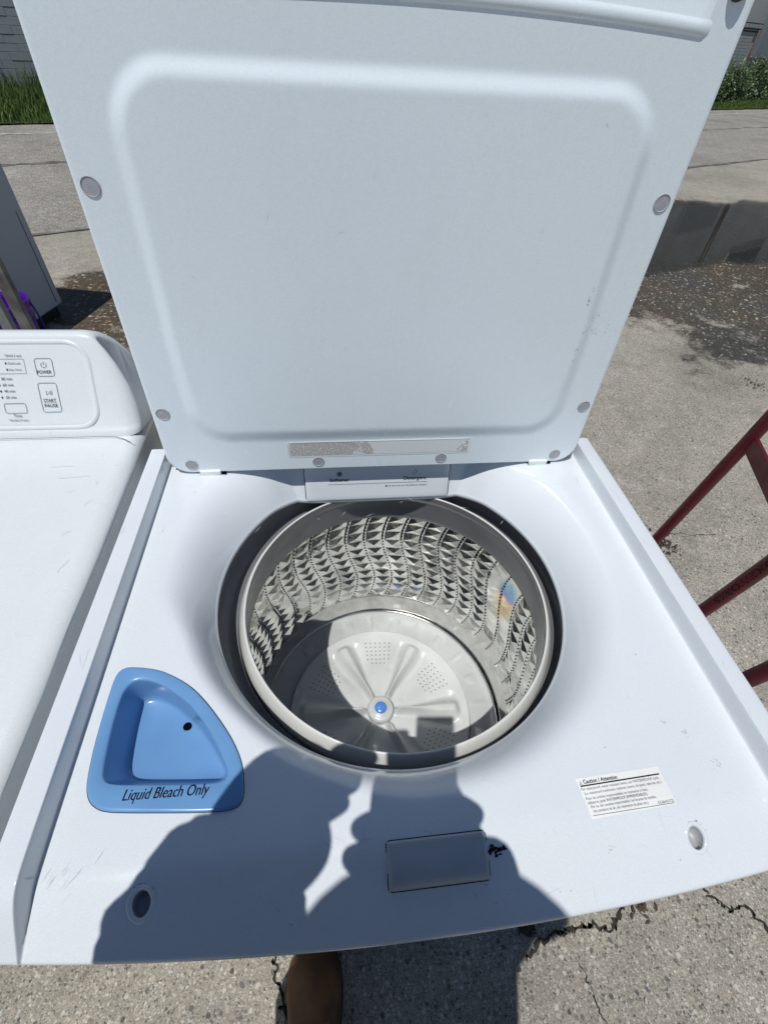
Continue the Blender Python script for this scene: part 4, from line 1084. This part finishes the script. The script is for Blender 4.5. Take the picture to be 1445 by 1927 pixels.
# skin: head, neck, hands
RH_=[cl(.035,-.165,.040),cl(.030,-.128,.028)]
hands=[
 [((-.125,-.92,.36),.052),((-.15,-.90,.42),.052),((-.160,-.870,.47),(.056,.066)),((-.160,-.845,.545),(.076,.092)),((-.160,-.845,.61),(.078,.096)),((-.160,-.85,.660),(.052,.062))],
 # right hand round the phone
 [((-.028,-.742,.305),.036),(cl(.030,-.150,.034),.032),(cl(.024,-.120,.026),.032),(cl(.020,-.090,.020),.026)],
 [(cl(.026,-.085,.010),.0105),(cl(.004,-.078,-.010),.0098),(cl(-.035,-.086,-.012),.0092),(cl(-.068,-.092,-.006),.0098),(cl(-.083,-.094,.006),.0090)],
 [(cl(.026,-.104,.010),.0105),(cl(.004,-.106,-.012),.0098),(cl(-.035,-.117,-.013),.0092),(cl(-.068,-.114,-.006),.0108),(cl(-.088,-.116,.007),.0115)],
 [(cl(.026,-.124,.012),.0105),(cl(.004,-.126,-.010),.0095),(cl(-.030,-.137,-.012),.0090),(cl(-.052,-.146,-.006),.0082),(cl(-.062,-.150,.005),.0072)],
 [(cl(.030,-.138,.020),.010),(cl(.004,-.142,-.006),.0090),(cl(-.020,-.150,-.008),.0080),(cl(-.040,-.157,-.002),.0070)],
 [(cl(.030,-.120,.030),.0125),(cl(.014,-.090,.028),.0115),(cl(.000,-.064,.023),.0105),(cl(-.010,-.046,.0215),.0085)],
 # left hand steadying the upper left edge
 [((-.262,-.668,.315),.046),((-.252,-.640,.352),.048),((-.236,-.622,.378),.058),((-.214,-.604,.400),.060),((-.196,-.597,.408),.040)],
 [((-.212,-.588,.410),.0125),((-.196,-.580,.420),.0118),((-.178,-.578,.422),.0110),((-.158,-.577,.419),.0090)],
 [((-.208,-.598,.410),.0125),((-.190,-.590,.419),.0118),((-.172,-.587,.418),.0110),((-.1540,-.585,.413),.0088)],
 [((-.206,-.612,.404),.0122),((-.188,-.604,.412),.0115),((-.172,-.599,.409),.0105),((-.1570,-.595,.404),.0085)],
 [((-.210,-.626,.396),.0115),((-.194,-.618,.403),.0108),((-.180,-.612,.401),.0098),((-.1660,-.607,.397),.0082)],
 [((-.235,-.606,.386),.0140),((-.215,-.594,.388),.0130),((-.196,-.586,.394),.0118),((-.174,-.582,.401),.0095)],
]
body=skin_obj('body',hands,M['skin'])
# face and hair
def ell(name,c_,s,mat,parent,rx=0,seg=24):
    bm=bmesh.new(); bmesh.ops.create_uvsphere(bm,u_segments=seg,v_segments=seg//2,radius=1)
    R_=Matrix.Rotation(rx,3,'X')
    for v in bm.verts: v.co=R_@Vector((v.co.x*s[0],v.co.y*s[1],v.co.z*s[2]))+Vector(c_)
    o=bm_obj(name,bm,mat,parent,smooth=True); return o
M['eye']=plain('eye_white',(.7,.7,.68),.2); M['lip']=plain('lip',(.35,.14,.12),.5)
for sg in(-1,1):
    e=ell('eye',(-.160+sg*.030,-.766,.575),(.012,.009,.009),M['eye'],body); ell('iris',(-.160+sg*.030,-.759,.573),(.005,.003,.005),M['hair'],body)
    ell('ear',(-.160+sg*.078,-.847,.565),(.012,.022,.034),M['skin'],body); ell('eyebrow',(-.160+sg*.030,-.764,.596),(.020,.006,.004),M['hair'],body)
ell('nose',(-.160,-.753,.548),(.012,.020,.026),M['skin'],body); ell('mouth',(-.160,-.765,.512),(.024,.008,.006),M['lip'],body)
bm=bmesh.new(); bmesh.ops.create_uvsphere(bm,u_segments=32,v_segments=20,radius=1)
bmesh.ops.delete(bm,geom=[v for v in bm.verts if v.co.z<-.15 or (v.co.y>.55 and v.co.z<.45)],context='VERTS')
for v in bm.verts: v.co=Vector((v.co.x*.086-.160,v.co.y*.103-.856,v.co.z*.095+.597))
pput(bm_obj('hair',bm,M['hair'],None,smooth=True))
V=[]
for (r,z) in ((.128,.590),(.130,.593),(.122,.600),(.100,.612),(.092,.620),(.090,.655),(.084,.690),(.060,.708),(.030,.714),(.002,.715)):
    V+=[(-.158+r*1.06*cos(2*pi*k/40),-.853+r*1.06*sin(2*pi*k/40),z+.006*cos(2*pi*k/40*2)*(r/.13)**3) for k in range(40)]
pput(mesh_obj('added_hat',V,grid_faces(10,40,True),plain('tan_canvas_hat',(.30,.25,.17),.9)))  # hat added out of view, brim sized to widen the head's shadow
def boot(cx,heel,name,ang):
    secs=[]
    #        y     half-w  height  zlow
    data=[(0,.028,.10,.02),(.012,.037,.155,.012),(.04,.041,.17,.010),(.085,.043,.172,.010),(.115,.043,.135,.010),(.15,.046,.105,.012),(.19,.053,.088,.012),(.225,.057,.078,.012),(.258,.055,.068,.012),(.280,.046,.058,.013),(.293,.032,.045,.016),(.299,.014,.035,.022)]
    V=[];n=24
    for (y,hw,h,z0) in data:
        for k in range(n):
            a=2*pi*k/n; cx_,sz=cos(a),sin(a)
            x=hw*(abs(cx_)**.75)*(1 if cx_>0 else -1)
            z=(z0+h)/2+(h-z0)/2*(abs(sz)**.8)*(1 if sz>0 else -1)
            if sz>0: x*=1-.30*sz*sz*(1 if y>.1 else .1)
            V.append((x,y,z))
    F=grid_faces(len(data),n,True,flip=True)+[tuple(range(n)),tuple((len(data)-1)*n+k for k in range(n))[::-1]]
    R_=Matrix.Rotation(ang,3,'Z')
    V=[R_@Vector(v)+Vector((cx,heel,GZ)) for v in V]
    b=pput(mesh_obj(name,V,F,M['boot']))
    S_=[];
    out=[(hw+.004,y) for (y,hw,h,z0) in data]
    loop=[(x,y) for x,y in out]+[(-x,y) for x,y in out[::-1]]
    V=[]; n2=len(loop)
    for z in (.001,.020): V+=[R_@Vector((x,y*1.0+(.004 if y>.29 else 0),z))+Vector((cx,heel,GZ)) for x,y in loop]
    F=grid_faces(2,n2,True)+[tuple(range(n2))[::-1],tuple(range(n2,2*n2))]
    mesh_obj('sole',V,F,plain('boot_sole',(.10,.07,.04),.8),b,smooth=False)
    V=[];F=[]
    for k in range(5):
        y=.105+k*.018; tv,tf=tube_geo([R_@Vector((x,y+.0,.155-.105*(y-.085)/.1*.6+.0-.25*abs(x)))+Vector((cx,heel,GZ)) for x in (-.03,-.015,0,.015,.03)],.003,6); q=len(V); V+=tv; F+=[tuple(i+q for i in f) for f in tf]
    mesh_obj('lace',V,F,M['wood'],b)
boot(-.152,-.826,'boot',radians(2)); boot(.035,-1.05,'boot',radians(-6))
# phone held in front of the face, its lens at the camera
PH=empty('phone',cl(-.034,-.07,.0095),'black mobile phone held upright in both hands above the washer','phone')
pm=CAMR.to_4x4(); PH.rotation_euler=CAMR.to_euler()
bm=bmesh.new(); bm_box(bm,0,0,0,.076,.154,.0082,bevel=.003); bm_obj('phone_body',bm,M['rubber'],PH,smooth=True)
bm=bmesh.new(); bm_box(bm,0,0,.0044,.070,.147,.0008,bevel=.0); bm_obj('phone_screen',bm,M['glass'],PH)
